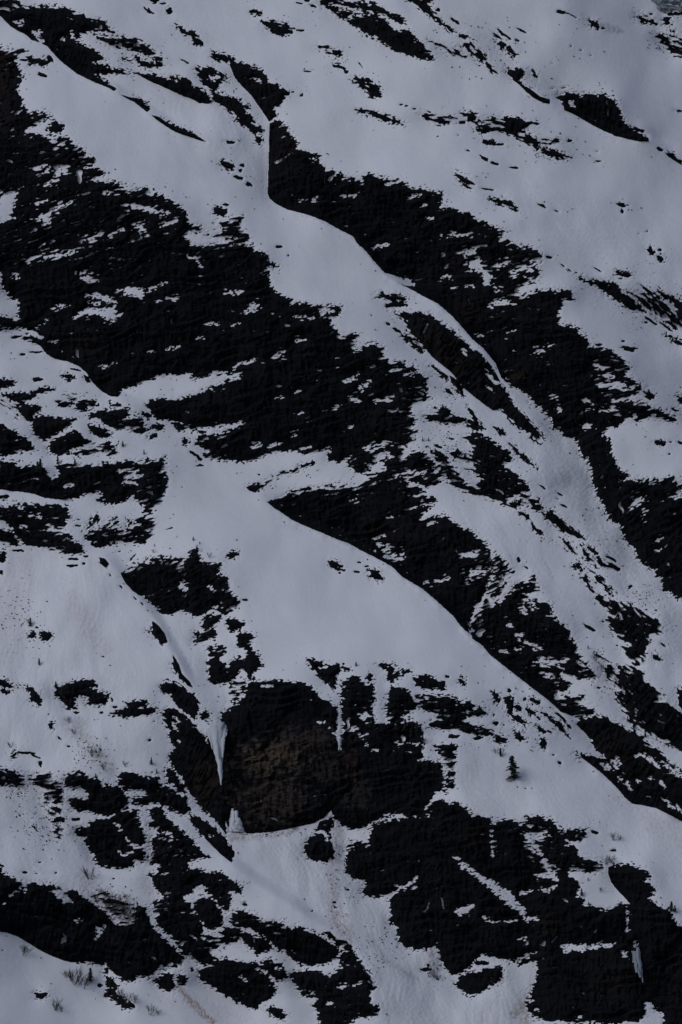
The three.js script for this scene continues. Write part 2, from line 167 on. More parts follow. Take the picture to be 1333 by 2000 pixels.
K(7, 9, [620, 345, 650, 333]); K(7, 6, [740, 545, 805, 520]); K(7, 10, [950, 380, 1050, 355]); K(7, 10, [1035, 462, 1075, 455]); K(7, 16, [805, 635, 895, 618]); K(7, 12, [1010, 775, 1145, 745]); K(7, 12, [1210, 628, 1290, 610]); K(7, 20, [1255, 715, 1330, 710]); K(7, 7, [525, 485, 545, 485]); K(7, 8, [815, 432, 840, 425]); K(7, 10, [770, 573, 800, 572]); K(7, 10, [800, 598, 830, 596]);
P('ES', 8, [350, 600, 400, 640, 440, 700, 430, 740, 390, 830, 340, 900, 290, 950, 330, 1050, 240, 1060, 220, 1000, 260, 920, 300, 840, 340, 740], 0.5, -25);
P('ER', 8, [395, 860, 440, 790, 500, 758, 560, 730, 570, 770, 600, 825, 540, 820, 600, 860, 640, 880, 650, 930, 690, 970, 730, 1000, 760, 1060, 790, 1110, 800, 1150, 830, 1190, 880, 1240, 900, 1265, 840, 1265, 800, 1270, 740, 1245, 690, 1235, 720, 1283, 760, 1293, 730, 1333, 680, 1363, 760, 1353, 820, 1343, 830, 1383, 800, 1393, 870, 1413, 890, 1443, 800, 1480, 700, 1440, 650, 1393, 600, 1353, 540, 1308, 470, 1253, 400, 1198, 330, 1143, 290, 1093, 240, 1060, 330, 1050, 290, 950, 340, 900], 0.95, -5);
L(8, [560, 860, 660, 940, 900, 1260, 740, 1230, 560, 1200, 460, 1100], 0.86, 8); L(8, [420, 780, 600, 740, 600, 900, 480, 900], 0.75, -5); L(8, [600, 1240, 900, 1380, 890, 1450, 780, 1470, 660, 1380], 0.74, 5);
S(11, [560, 250, 600, 225, 680, 250, 740, 230, 700, 265, 630, 260]); K(11, 12, [520, 145, 595, 185]); K(11, 13, [465, 182, 500, 180]); K(11, 14, [610, 305, 690, 330]); K(11, 10, [415, 55, 435, 55]); K(11, 8, [385, 190, 420, 192]); K(11, 8, [470, 105, 500, 105]); S(8, [500, 900, 530, 925, 500, 930, 480, 920]); S(8, [540, 840, 570, 870, 570, 900, 545, 890]);
P('EL', 11, [800, 540, 920, 530, 960, 550, 1000, 580, 1060, 610, 1080, 590, 1110, 620, 1150, 660, 1200, 700, 1260, 760, 1353, 830, 1353, 1095, 1333, 1080, 1260, 1040, 1200, 1010, 1130, 995, 1070, 985, 1040, 960, 990, 900, 940, 850, 880, 800, 820, 755, 770, 720, 800, 725, 880, 745, 935, 745, 880, 690, 830, 620, 780, 575], 0.955, 25);
S(11, [905, 770, 960, 790, 975, 815, 930, 810]); S(11, [960, 760, 1005, 758, 1008, 787, 975, 787]); K(11, 13, [1095, 735, 1135, 735]); K(11, 15, [1155, 745, 1215, 800]); K(11, 12, [1160, 855, 1180, 855]); K(11, 9, [1092, 870, 1112, 868]); K(11, 14, [1240, 970, 1290, 1010]); K(11, 20, [1240, 780, 1333, 840]); K(11, 9, [1220, 870, 1245, 900]); K(11, 14, [1305, 1000, 1330, 1030]); K(11, 9, [1045, 875, 1060, 910]); K(11, 7, [1000, 850, 1030, 880]);
// right hand ribs
rock('N', 'crag', 'spiky tree-studded crag at the right edge where the gully ends', 'crag');
rock('N2', 'outcrop', 'ragged speckled outcrop between the snow rib and the curving gully foot', 'outcrop');
rock('KK', 'outcrop', 'broad broken outcrop above the steep snow triangle, right of centre', 'outcrop');
rock('N3', 'rock_rib', 'slim dark rib of rocks descending beside the right gully', 'rock rib');
rock('N4', 'rock_rib', 'small hooked chain of dark rocks down the middle of the snow rib', 'rock rib');
rock('N5', 'rock_rib', 'short dark rib hanging from the broken outcrop onto the snow triangle', 'rock rib');
rock('J', 'cliff', 'black wall along the right bank of the gully at the right edge', 'cliff');
P('N', 11, [990, 280, 1020, 300, 1080, 340, 1130, 330, 1170, 370, 1220, 400, 1250, 450, 1290, 490, 1333, 500, 1353, 510, 1353, 735, 1333, 715, 1280, 685, 1200, 645, 1130, 610, 1080, 590, 1040, 530, 1020, 490, 980, 430, 1000, 380, 1010, 330], 0.78, 35);
L(11, [1090, 400, 1200, 440, 1353, 560, 1353, 730, 1200, 640, 1100, 560], 0.95, 35);
P('N', 11, [1310, 390, 1353, 360, 1353, 520, 1310, 470], 0.97, 60);
P('N2', 8, [880, 820, 930, 840, 1000, 870, 1060, 880, 1120, 910, 1170, 930, 1210, 960, 1235, 1000, 1210, 1035, 1160, 1040, 1170, 1080, 1130, 1120, 1150, 1160, 1130, 1200, 1080, 1180, 1040, 1130, 1060, 1090, 1010, 1060, 970, 1040, 950, 990, 920, 965, 960, 940, 930, 900, 890, 880], 0.82, 30);
P('N2', 8, [990, 1100, 1060, 1090, 1130, 1190, 1090, 1210, 1030, 1150], 0.5, 35); P('N2', 8, [920, 785, 980, 810, 1000, 840, 950, 825], 0.7, 35);
P('N3', 8, [600, 400, 660, 395, 690, 430, 720, 460, 760, 480, 800, 510, 830, 545, 800, 540, 740, 520, 690, 490, 640, 450], 0.93, 35); P('N3', 8, [690, 530, 740, 550, 745, 575, 710, 550], 0.95, 35); P('N3', 8, [800, 565, 870, 590, 895, 620, 850, 605], 0.97, 35);
P('N4', 8, [750, 680, 790, 670, 820, 702, 785, 695], 0.97, 30); P('N4', 8, [790, 725, 845, 745, 855, 790, 872, 820, 840, 785, 810, 748], 0.97, 45);
P('N5', 8, [480, 400, 520, 405, 550, 460, 600, 500, 602, 540, 565, 500, 530, 445], 0.9, 45);
P('KK', 8, [190, 10, 260, -20, 320, 10, 370, 50, 430, 80, 450, 130, 400, 160, 440, 190, 500, 220, 530, 260, 540, 310, 590, 340, 600, 390, 570, 400, 540, 370, 490, 350, 490, 380, 440, 380, 390, 360, 350, 340, 300, 320, 230, 310, 170, 280, 110, 250, 110, 230, 180, 235, 260, 260, 290, 220, 230, 210, 200, 180, 260, 180, 200, 140, 130, 120, 180, 90, 230, 90, 240, 60], 0.85, 10);
L(8, [130, 80, 250, 80, 300, 170, 260, 240, 190, 190], 0.6, 10); K(8, 22, [430, 345, 480, 315]);
P('J', 8, [715, 0, 730, 12, 775, 15, 790, 60, 820, 115, 850, 105, 840, 150, 860, 180, 865, 230, 880, 280, 905, 340, 930, 380, 945, 435, 975, 455, 1005, 460, 1020, 520, 1050, 560, 1090, 600, 1100, 640, 1130, 675, 1180, 700, 1200, 735, 1225, 745, 1230, 800, 1280, 830, 1333, 855, 1353, 860, 1353, 230, 1330, 245, 1310, 265, 1290, 220, 1260, 210, 1225, 235, 1180, 230, 1140, 240, 1070, 230, 1020, 240, 1050, 215, 1030, 190, 1000, 170, 985, 130, 960, 90, 965, 50, 950, 20, 920, 5, 905, -20, 780, -20], 0.955, -30);
S(8, [1055, 380, 1085, 340, 1120, 318, 1132, 340, 1090, 372]); S(8, [1280, 325, 1333, 270, 1345, 310, 1300, 327]); K(8, 9, [1200, 545, 1230, 540]); K(8, 9, [1200, 598, 1220, 595]); K(8, 10, [1130, 405, 1150, 398]);
R(8, [[1200, 1160, 25, 12, 30], [1235, 1095, 20, 5, 40], [845, 1000, 30, 9, 30], [905, 650, 6, 15, -15], [960, 640, 30, 6, 30], [970, 680, 40, 8, 30], [690, 305, 20, 5, 30], [720, 370, 25, 4, 25], [600, 268, 20, 5, 30], [680, 330, 10, 4, 20], [1060, 790, 14, 8, -20], [480, 645, 10, 18, -20], [520, 690, 16, 5, 40], [898, 1315, 10, 5], [900, 380, 4, 4], [450, 710, 14, 9, -20]]);
rock('U1', 'rock_band', 'black scree-edged band slanting down the upper right snowfield', 'rock band');
rock('U2', 'scree', 'speckled field of scree along the right edge above the gully wall', 'scree');
rock('U3', 'rock_band', 'black ledge at the right edge above the speckled scree', 'rock band');
rock('U4', 'rock_band', 'low dark ledge at the right edge below the speckled scree', 'rock band');
P('U1', 5, [770, 235, 830, 265, 900, 265, 960, 275, 1010, 305, 1030, 340, 1070, 365, 1110, 390, 1140, 430, 1090, 425, 1040, 405, 1000, 370, 950, 345, 920, 315, 880, 295, 820, 270], 0.95, 30);
P('U2', 5, [1030, 310, 1100, 335, 1150, 330, 1105, 280, 1170, 320, 1240, 380, 1300, 440, 1333, 470, 1353, 520, 1300, 520, 1240, 480, 1190, 440, 1130, 400, 1080, 350], 0.62, 38);
P('U3', 5, [1200, 305, 1250, 330, 1300, 360, 1353, 372, 1353, 490, 1310, 450, 1300, 405, 1260, 365, 1220, 340], 0.93, 35); P('U4', 5, [1245, 540, 1300, 565, 1333, 572, 1353, 595, 1300, 590, 1270, 565], 0.93, 20);
rock('U5', 'outcrop', 'two-lobed dark ledge at the right edge near the gully head', 'outcrop'); P('U5', 5, [1300, 862, 1333, 865, 1353, 870, 1353, 900, 1320, 895], 0.95, 0); P('U5', 5, [1280, 925, 1325, 942, 1290, 948], 0.97, 10);
R(5, [[1160, 865, 28, 18, 40, 'single dark boulder perched at the snow edge above the white pocket on the right'], [1215, 1108, 22, 14, 0], [1322, 1105, 16, 10, 20], [1268, 1103, 10, 4], [1025, 228, 38, 12, 10], [1165, 470, 40, 6, 35], [1250, 505, 40, 6, 35], [1145, 480, 14, 5, 20], [630, 145, 22, 6, 10], [705, 188, 15, 4, 30], [740, 213, 15, 4, 30], [885, 208, 28, 3, 28], [1050, 618, 50, 10, 8], [1022, 578, 8, 8], [1165, 112, 20, 14, 10], [1215, 147, 12, 16, -30], [1210, 105, 10, 6], [1105, 18, 4, 4], [1148, 8, 5, 4], [895, 598, 22, 8], [1265, 1165, 8, 4]]);
// top centre and top right
rock('V1', 'rock_rib', 'narrow black rib at the top edge, right of centre', 'rock rib');
rock('V2', 'crag', 'large slanting black crag at the top edge in the centre', 'crag');
rock('V3', 'outcrop', 'oval speckled outcrop alone on the snow at top centre', 'outcrop');
rock('V4', 'rock_cluster', 'loose pebbly cluster of rocks under the oval outcrop', 'rocks');
rock('V5', 'outcrop', 'triangular dark outcrop in the middle of the top centre slope', 'outcrop');
rock('V6', 'rock_band', 'thin wavy dark ledge on the snow above the great black cliff', 'rock band');
rock('V7', 'rock_cluster', 'scattered dark stones leading to the twin-lobed outcrop', 'rocks');
rock('V8', 'outcrop', 'narrow flecked outcrop just above the brow of the great cliff', 'outcrop');
P('V1', 1, [905, -10, 960, 0, 1050, 5, 1060, 25, 1030, 30, 1060, 75, 1080, 110, 1140, 150, 1165, 180, 1140, 175, 1090, 130, 1040, 100, 1000, 65, 930, 20], 0.95, 30);
P('V2', 1, [450, -10, 560, -5, 600, 5, 640, 20, 700, 15, 760, 30, 800, 55, 850, 80, 900, 105, 915, 130, 880, 135, 840, 115, 800, 85, 760, 85, 790, 100, 830, 130, 830, 155, 880, 170, 940, 175, 970, 215, 1010, 240, 1030, 270, 1060, 315, 1040, 328, 980, 310, 920, 295, 860, 275, 810, 240, 770, 210, 720, 190, 680, 165, 630, 130, 580, 95, 520, 60, 480, 35], 0.95, 15);
L(1, [450, -10, 760, 10, 900, 110, 760, 80, 560, 80], 0.78, 12); K(1, 10, [520, 25, 690, 65]); K(1, 10, [620, 88, 740, 78]);
P('V3', 1, [160, 118, 200, 108, 240, 115, 300, 130, 335, 155, 320, 180, 280, 190, 240, 180, 190, 150], 0.88, 15);
P('V4', 1, [450, 240, 510, 245, 560, 265, 590, 285, 570, 300, 530, 285, 500, 290, 460, 265], 0.65, 15); P('V4', 1, [530, 340, 570, 340, 600, 365, 560, 360], 0.9, 15);
P('V5', 1, [625, 415, 680, 405, 740, 430, 775, 460, 788, 510, 740, 520, 710, 490, 680, 460], 0.9, 25);
P('V6', 1, [640, 575, 700, 583, 760, 590, 810, 605, 850, 622, 912, 652, 870, 650, 800, 637, 740, 614, 700, 600], 0.95, 8);
P('V7', 1, [980, 605, 1040, 595, 1080, 615, 1130, 610, 1180, 620, 1170, 640, 1120, 655, 1080, 660, 1020, 630], 0.62, 10);
P('V8', 1, [1155, 895, 1210, 915, 1250, 945, 1270, 980, 1250, 1000, 1220, 985, 1190, 950], 0.72, 30);
R(1, [[130, 65, 35, 14, 15], [365, 165, 18, 8], [400, 8, 18, 8], [430, 35, 20, 6, 25], [360, 20, 20, 4, 15], [602, 378, 14, 9, 20], [555, 280, 22, 14], [680, 345, 25, 3, 50], [405, 378, 36, 3, 5], [372, 503, 10, 10], [325, 485, 10, 4], [890, 553, 10, 4], [918, 560, 10, 5], [958, 575, 8, 4], [1205, 645, 18, 10], [1238, 793, 10, 4, 20]]);
rock('W1', 'outcrop', 'long twin-lobed outcrop with snow pockets on the upper right slope', 'outcrop');
rock('W2', 'outcrop', 'low flat outcrop at the lower right end of the twin-lobed one', 'outcrop');
rock('W3', 'crag', 'bulky black crag standing out of the upper right snowfield', 'crag');
rock('W4', 'rock_rib', 'broken diagonal rib leading down to the bulky upper right crag', 'rock rib');
rock('W5', 'rock_band', 'slim dark sliver left of the broken diagonal rib', 'rock band');
rock('W6', 'rock_band', 'dark hollow sliver with a snow stripe below the top edge rib', 'rock band');
rock('W7', 'rock_cluster', 'trail of dark pebbles between the slanting crag and the hollow sliver', 'rocks');
rock('W8', 'rock_cluster', 'small flecked cluster on the snow above the great cliff corner', 'rocks');
rock('W9', 'outcrop', 'small tail of dark rocks below the bulky upper right crag', 'outcrop');
rock('X1', 'rock_band', 'blurred dark ledge just below the blue ice at top right', 'rock band');
rock('X2', 'scree', 'peppering of dark stones at the top right edge', 'scree');
rock('X3', 'rock_band', 'dark rock foot beneath the blue ice blocks in the top right corner', 'rock band');
P('W1', 2, [178, 595, 230, 590, 260, 600, 260, 625, 300, 640, 340, 620, 400, 640, 400, 610, 460, 615, 500, 635, 570, 640, 578, 655, 530, 655, 510, 690, 480, 710, 540, 715, 580, 740, 590, 770, 570, 785, 520, 760, 470, 730, 430, 705, 370, 690, 330, 690, 290, 700, 260, 680, 265, 665, 230, 650, 200, 620], 0.93, 12);
S(2, [265, 655, 300, 630, 360, 655, 400, 665, 350, 670, 310, 655]); P('W2', 2, [600, 785, 650, 785, 680, 800, 710, 815, 755, 825, 700, 835, 650, 825, 610, 800], 0.97, 12); P('W2', 2, [580, 730, 640, 735, 690, 725, 685, 755, 620, 765], 0.5, 8);
P('W3', 2, [680, 510, 720, 490, 770, 490, 810, 510, 820, 488, 870, 500, 930, 505, 970, 520, 1000, 560, 1010, 610, 1030, 645, 1080, 680, 1150, 720, 1160, 740, 1110, 742, 1040, 728, 980, 712, 920, 685, 860, 655, 800, 620, 760, 598, 715, 580, 710, 550, 695, 530], 0.98, 10);
S(2, [735, 520, 765, 530, 770, 570, 740, 545]);
P('W4', 2, [410, 380, 450, 365, 500, 370, 505, 400, 480, 425, 510, 455, 550, 480, 590, 510, 640, 525, 640, 550, 600, 542, 550, 515, 510, 480, 480, 450, 440, 420], 0.88, 35); P('W4', 2, [530, 365, 560, 390, 578, 422, 555, 397], 0.95, 45);
P('W5', 2, [360, 222, 400, 235, 440, 265, 470, 295, 455, 303, 420, 278, 385, 252], 0.97, 38);
P('W6', 2, [185, 240, 230, 235, 270, 270, 315, 315, 285, 333, 250, 305, 210, 270], 0.97, 42); K(2, 6, [220, 252, 275, 305]); P('W6', 2, [290, 330, 330, 345, 368, 402, 330, 375], 0.8, 42);
P('W7', 2, [0, 215, 80, 240, 150, 265, 215, 300, 200, 312, 130, 295, 60, 258], 0.5, 28); P('W7', 2, [150, 175, 200, 185, 245, 215, 190, 212], 0.5, 30);
P('W8', 2, [320, 1040, 380, 1040, 430, 1045, 470, 1090, 470, 1112, 420, 1082, 370, 1077], 0.7, 22);
P('W9', 2, [1240, 795, 1290, 805, 1325, 840, 1333, 862, 1290, 838, 1255, 815], 0.93, 25);
P('X1', 2, [1085, 88, 1140, 90, 1200, 120, 1198, 130, 1150, 124, 1100, 106], 0.9, 15); P('X2', 2, [1185, 180, 1230, 175, 1280, 195, 1353, 200, 1353, 310, 1290, 290, 1240, 240, 1210, 215], 0.52, 15);
P('X3', 2, [1235, 60, 1280, 62, 1353, 68, 1353, 82, 1290, 80, 1245, 76], 0.9, 5);
R(2, [[742, 738, 14, 9], [330, 748, 32, 14, 10], [375, 757, 20, 6], [297, 832, 25, 8, 25], [348, 858, 25, 7, 15], [215, 792, 10, 4, 20], [450, 880, 25, 6, 5], [315, 994, 35, 5, 8], [600, 1078, 25, 6, 25], [675, 1105, 20, 3, 20], [1010, 1070, 25, 10, 5], [1015, 1103, 10, 10], [1045, 1073, 8, 3], [888, 792, 8, 4], [893, 842, 18, 6], [165, 713, 10, 3], [1105, 680, 30, 10, 25], [1212, 780, 16, 11, 20], [1320, 578, 22, 6], [400, 188, 45, 8, 35], [365, 200, 30, 6, 35], [470, 217, 15, 5, 40], [490, 168, 40, 4, 25], [145, 118, 25, 9, 45], [60, 62, 10, 8], [700, 72, 30, 8, 15], [755, 90, 35, 4, 25], [868, 133, 32, 11, 30], [918, 153, 10, 5], [1250, 110, 18, 18], [655, 468, 6, 3], [710, 464, 14, 3, -10], [1170, 73, 9, 6], [1285, 165, 10, 4, 20], [750, 250, 4, 3], [800, 270, 5, 3], [850, 295, 5, 3, 20], [650, 337, 4, 3]]);
// stepped ledges at the left
rock('Xa', 'boulder', 'rounded black block like a shield between snow strips on the left', 'boulder');
rock('Xb', 'crag', 'black snow-capped crag under the wedge of snow left of the dome', 'crag');
rock('Xc', 'outcrop', 'tapering black outcrop pointing right above the left rock band', 'outcrop');
rock('Xd', 'outcrop', 'domed black outcrop with a snow streak on the left ledges', 'outcrop');
rock('Xe', 'rock_band', 'thin black ledge right under the domed left outcrop', 'rock band');
rock('Xf', 'crag', 'black crag cut by the left edge, beside a snow chute', 'crag');
rock('Xg', 'outcrop', 'uppermost small black ledge at the left edge on the white shelf', 'outcrop');
rock('Xh', 'outcrop', 'flat-topped black ledge under the white shelf at the left edge', 'outcrop');
rock('Xi', 'outcrop', 'wedge-shaped black rock leaning over the left snow chute', 'outcrop');
rock('Xj', 'rock_cluster', 'row of short black ledges below the rim of the white shelf', 'rocks');
P('C', 3, [115, 690, 150, 670, 180, 690, 215, 700, 212, 737, 170, 710], 0.95, 10);
P('Xg', 3, [-20, 900, 60, 915, 90, 920, 70, 940, 20, 955, -20, 960], 0.88, 0); P('Xh', 3, [5, 985, 60, 980, 120, 980, 190, 970, 195, 1000, 140, 1015, 100, 1045, 60, 1020], 0.95, 0); P('Xi', 3, [75, 1055, 120, 1040, 190, 1040, 215, 1060, 180, 1090, 165, 1140, 120, 1110], 0.97, 10);
P('Xj', 3, [290, 1020, 370, 1030, 365, 1055, 300, 1050], 0.93, 0); P('Xj', 3, [385, 1035, 440, 1030, 465, 1050, 430, 1070, 390, 1060], 0.93, 0); P('Xj', 3, [560, 1035, 630, 1040, 625, 1055, 570, 1050], 0.93, 0);
P('Xa', 3, [180, 1100, 230, 1095, 300, 1105, 395, 1115, 350, 1160, 300, 1190, 260, 1220, 220, 1225, 180, 1200, 163, 1160], 0.99, 0);
P('Xb', 3, [465, 1080, 540, 1065, 620, 1060, 680, 1060, 690, 1085, 640, 1110, 700, 1105, 740, 1110, 745, 1155, 765, 1170, 730, 1200, 690, 1190, 650, 1160, 610, 1175, 560, 1150, 500, 1115, 455, 1100], 0.88, 0);
P('Xc', 3, [455, 1145, 500, 1150, 550, 1165, 590, 1200, 560, 1215, 500, 1205, 470, 1180], 0.96, 15); P('Xd', 3, [245, 1270, 270, 1225, 330, 1195, 400, 1175, 440, 1210, 480, 1235, 430, 1255, 360, 1275, 370, 1290, 320, 1305, 270, 1295], 0.95, -15); P('Xe', 3, [375, 1290, 430, 1275, 520, 1270, 520, 1285, 440, 1300, 390, 1305], 0.93, -5);
P('Xe', 3, [480, 1245, 560, 1235, 620, 1230, 610, 1262, 520, 1262], 0.5, -8); P('Xf', 3, [-20, 1130, 40, 1160, 90, 1190, 140, 1210, 170, 1260, 185, 1280, 120, 1280, 60, 1300, -20, 1310], 0.95, 5);
rock('Xk', 'rock_rib', 'thin dark rim where the white shelf drops to the huge cliff', 'rock rib'); P('Xk', 3, [430, 880, 460, 895, 475, 930, 445, 915], 0.97, 30);
rock('Xl', 'rock_rib', 'dark crest rocks above the peak of the snow dome', 'rock rib'); P('Xl', 3, [890, 1130, 940, 1140, 965, 1168, 930, 1178], 0.9, 20);
R(3, [[90, 685, 32, 6, -8], [115, 778, 18, 5], [190, 765, 35, 5], [360, 897, 32, 14, 5], [200, 908, 25, 10], [230, 965, 45, 12], [195, 1278, 10, 5], [830, 1158, 28, 14, 0], [800, 1205, 22, 12, -25], [760, 1095, 30, 12, 20], [510, 1043, 10, 7], [390, 858, 30, 5, 10]]);
R(6, [[965, 165, 12, 16, 0], [1010, 230, 30, 8, 30], [1040, 257, 20, 8, 35], [1040, 290, 18, 6], [20, 455, 28, 14, 5], [95, 735, 28, 6, 5], [75, 475, 14, 3], [380, 778, 30, 7], [370, 812, 30, 9], [435, 803, 10, 6], [405, 605, 16, 5], [408, 573, 16, 3], [690, 770, 28, 5, -50], [445, 765, 12, 6], [620, 738, 12, 3, -10], [575, 862, 10, 4, 50], [630, 925, 12, 4, 50], [700, 980, 14, 4, 40], [738, 1010, 12, 4, 45], [1215, 758, 24, 14, 10], [1278, 992, 18, 4], [880, 620, 20, 3, -20], [540, 1288, 7, 4], [10, 770, 14, 30, 0], [5, 850, 10, 12], [950, 402, 4, 3], [323, 877, 3, 3]]);
// mid left band
rock('Y', 'cliff', 'wide black rock band with snow ribs left of the snow dome peak', 'cliff');
rock('Z', 'crag', 'squat black crag at the left edge below the wide band', 'crag');
rock('Z2', 'outcrop', 'small black ledge at the left edge under the squat crag', 'outcrop');
rock('Z3', 'outcrop', 'streaky broken outcrop on the snow apron under the wide band', 'outcrop');
rock('Z4', 'rock_cluster', 'little pair of dark ledges on the snow crest below the streaky outcrop', 'rocks');
P('Y', 6, [-20, 270, 50, 265, 110, 275, 60, 295, 130, 300, 190, 290, 240, 310, 250, 350, 280, 350, 300, 320, 290, 290, 340, 270, 400, 280, 450, 290, 500, 300, 560, 270, 600, 285, 650, 260, 700, 275, 740, 280, 770, 250, 830, 265, 865, 245, 860, 300, 880, 350, 875, 400, 850, 450, 840, 490, 800, 520, 780, 550, 740, 540, 740, 500, 700, 470, 690, 445, 640, 480, 590, 490, 540, 485, 500, 475, 530, 450, 520, 430, 440, 440, 380, 460, 330, 470, 280, 465, 230, 460, 180, 440, 120, 430, 60, 425, 0, 415, -20, 410], 0.96, -8);
L(6, [600, 250, 870, 240, 890, 350, 840, 560, 700, 540, 700, 440, 640, 360], 0.8, -12); P('Y', 6, [500, 190, 600, 180, 620, 240, 560, 250, 520, 230], 0.55, -10); L(6, [180, 230, 450, 260, 450, 300, 340, 300, 200, 300], 0.7, -8);
S(6, [625, 375, 700, 376, 720, 388, 640, 388]); S(6, [250, 310, 290, 315, 310, 335, 270, 365, 255, 350]); K(6, 10, [335, 398, 375, 390]); K(6, 9, [620, 320, 720, 315]); K(6, 12, [640, 355, 720, 350]);
P('Z', 6, [-20, 505, 40, 510, 80, 495, 150, 490, 210, 495, 290, 492, 345, 505, 350, 540, 380, 580, 350, 570, 330, 560, 345, 600, 340, 630, 370, 660, 390, 690, 430, 700, 440, 745, 400, 755, 340, 750, 290, 735, 240, 720, 180, 715, 145, 710, 100, 680, 70, 650, 60, 610, 20, 590, -20, 550], 0.93, -2);
S(6, [180, 550, 210, 545, 210, 572, 185, 572]); K(6, 8, [150, 550, 165, 550]); K(6, 9, [220, 602, 255, 602]); K(6, 14, [255, 622, 345, 634]); K(6, 8, [105, 605, 130, 605]); K(6, 9, [60, 505, 115, 515]);
P('Z2', 6, [-20, 620, 40, 625, 70, 645, 85, 680, 105, 710, 50, 700, -20, 680], 0.95, 0);
P('Z3', 6, [440, 640, 530, 620, 600, 600, 640, 630, 680, 620, 720, 560, 800, 555, 815, 600, 790, 650, 750, 700, 700, 710, 690, 690, 640, 690, 560, 700, 500, 720, 450, 695], 0.7, -12); P('Z3', 6, [455, 620, 480, 560, 510, 535, 520, 570, 490, 610], 0.93, -55); P('Z3', 6, [530, 610, 570, 560, 610, 560, 620, 600], 0.5, -30); P('Z3', 6, [655, 580, 680, 560, 685, 600, 665, 610], 0.9, -60); P('Z3', 6, [470, 700, 520, 690, 620, 690, 560, 706, 500, 720], 0.95, -8);
P('Z4', 6, [515, 770, 545, 775, 570, 805, 545, 825, 520, 800], 0.78, 10);
rock('AA', 'crag', 'tall black crag at the left foot of the snow dome', 'crag'); rock('AB', 'outcrop', 'forked black outcrop in the snow gully below the tall crag', 'outcrop'); rock('AC', 'rib', 'vertical chain of black rock along the left edge of the dome', 'rock rib');
P('AA', 6, [625, 850, 660, 840, 700, 800, 760, 790, 820, 765, 870, 770, 930, 775, 960, 790, 970, 770, 1000, 735, 1025, 715, 1040, 750, 1045, 790, 1100, 795, 1150, 800, 1155, 825, 1130, 855, 1190, 870, 1195, 900, 1200, 940, 1230, 970, 1255, 1010, 1210, 1050, 1170, 1070, 1150, 1050, 1130, 1020, 1090, 1050, 1050, 1075, 1010, 1080, 985, 1065, 940, 1045, 900, 1065, 860, 1070, 820, 1050, 785, 1010, 770, 985, 720, 965, 690, 945, 650, 900], 0.95, -15);
L(6, [640, 850, 760, 790, 960, 790, 975, 880, 940, 850, 900, 830, 820, 800, 740, 830, 690, 890], 0.62, -25); L(6, [1130, 850, 1260, 1000, 1180, 1060, 1110, 950], 0.85, -20); S(6, [940, 900, 970, 900, 975, 940, 960, 950, 945, 930]); S(6, [1075, 920, 1105, 916, 1105, 934]);
P('AB', 6, [1000, 1225, 1020, 1165, 1055, 1155, 1060, 1090, 1100, 1060, 1160, 1075, 1140, 1110, 1100, 1140, 1130, 1160, 1120, 1200, 1090, 1190, 1060, 1210, 1020, 1220], 0.93, -20);
P('AC', 10, [110, 10, 150, 25, 210, 40, 195, 70, 140, 90, 115, 65], 0.96, 0);
P('AC', 10, [20, 170, 60, 160, 115, 170, 110, 200, 75, 230, 120, 270, 150, 240, 180, 215, 210, 240, 215, 190, 170, 165, 170, 110, 180, 90, 250, 95, 260, 140, 240, 170, 280, 210, 300, 260, 260, 295, 255, 320, 240, 340, 220, 320, 210, 290, 180, 290, 160, 330, 130, 360, 80, 360, 40, 365, 25, 340, 15, 280, 20, 220], 0.93, -10);
P('AC', 10, [130, 370, 160, 340, 190, 330, 220, 350, 215, 400, 190, 410, 160, 490, 140, 480, 150, 430, 130, 410], 0.7, -10);
// the overhung cliff under the dome
rock('BB', 'cliff', 'overhanging cliff with ochre stains below the snow dome', 'cliff'); rock('BC', 'outcrop', 'pointed black rock with a snow scoop at the head of the thin couloir', 'outcrop'); rock('BE', 'outcrop', 'small black block on the dome lip between two couloirs', 'outcrop'); rock('BF', 'rock_band', 'slanting dark rock at the dome lip right of the couloirs', 'rock band'); rock('BG', 'outcrop', 'snow-topped black block right of the couloirs under the dome', 'outcrop'); rock('BH', 'outcrop', 'wide terraced outcrop of dark blocks on the right shoulder of the dome', 'outcrop');
P('BB', 10, [90, 515, 140, 490, 180, 460, 220, 400, 225, 350, 260, 345, 330, 348, 370, 340, 450, 345, 490, 350, 530, 360, 560, 385, 600, 430, 650, 450, 690, 480, 695, 520, 690, 580, 680, 620, 700, 660, 705, 700, 712, 640, 725, 590, 715, 500, 710, 420, 705, 380, 730, 340, 760, 315, 800, 320, 840, 350, 880, 375, 885, 430, 875, 500, 880, 540, 910, 570, 950, 560, 945, 490, 955, 420, 970, 370, 1010, 375, 1060, 390, 1080, 430, 1110, 460, 1090, 490, 1040, 520, 1040, 545, 1100, 560, 1130, 570, 1135, 620, 1145, 680, 1130, 700, 1135, 745, 1100, 765, 1150, 755, 1200, 770, 1230, 760, 1235, 800, 1250, 860, 1230, 900, 1190, 940, 1160, 990, 1140, 1030, 1070, 1060, 1040, 1040, 1000, 1035, 950, 1060, 910, 1070, 860, 1090, 800, 1120, 750, 1120, 710, 1100, 690, 1065, 670, 1070, 660, 1020, 620, 1060, 570, 1090, 500, 1105, 430, 1120, 380, 1130, 300, 1140, 220, 1145, 190, 1120, 105, 1120, 100, 1010, 80, 880, 40, 780, 20, 700, 10, 640, 60, 610, 105, 620, 120, 600, 90, 550], 0.995, -10);
L(10, [700, 300, 1150, 380, 1150, 700, 900, 720, 760, 620, 700, 600], 0.95, -5); L(10, [940, 500, 1140, 560, 1140, 680, 960, 640], 0.85, -10);
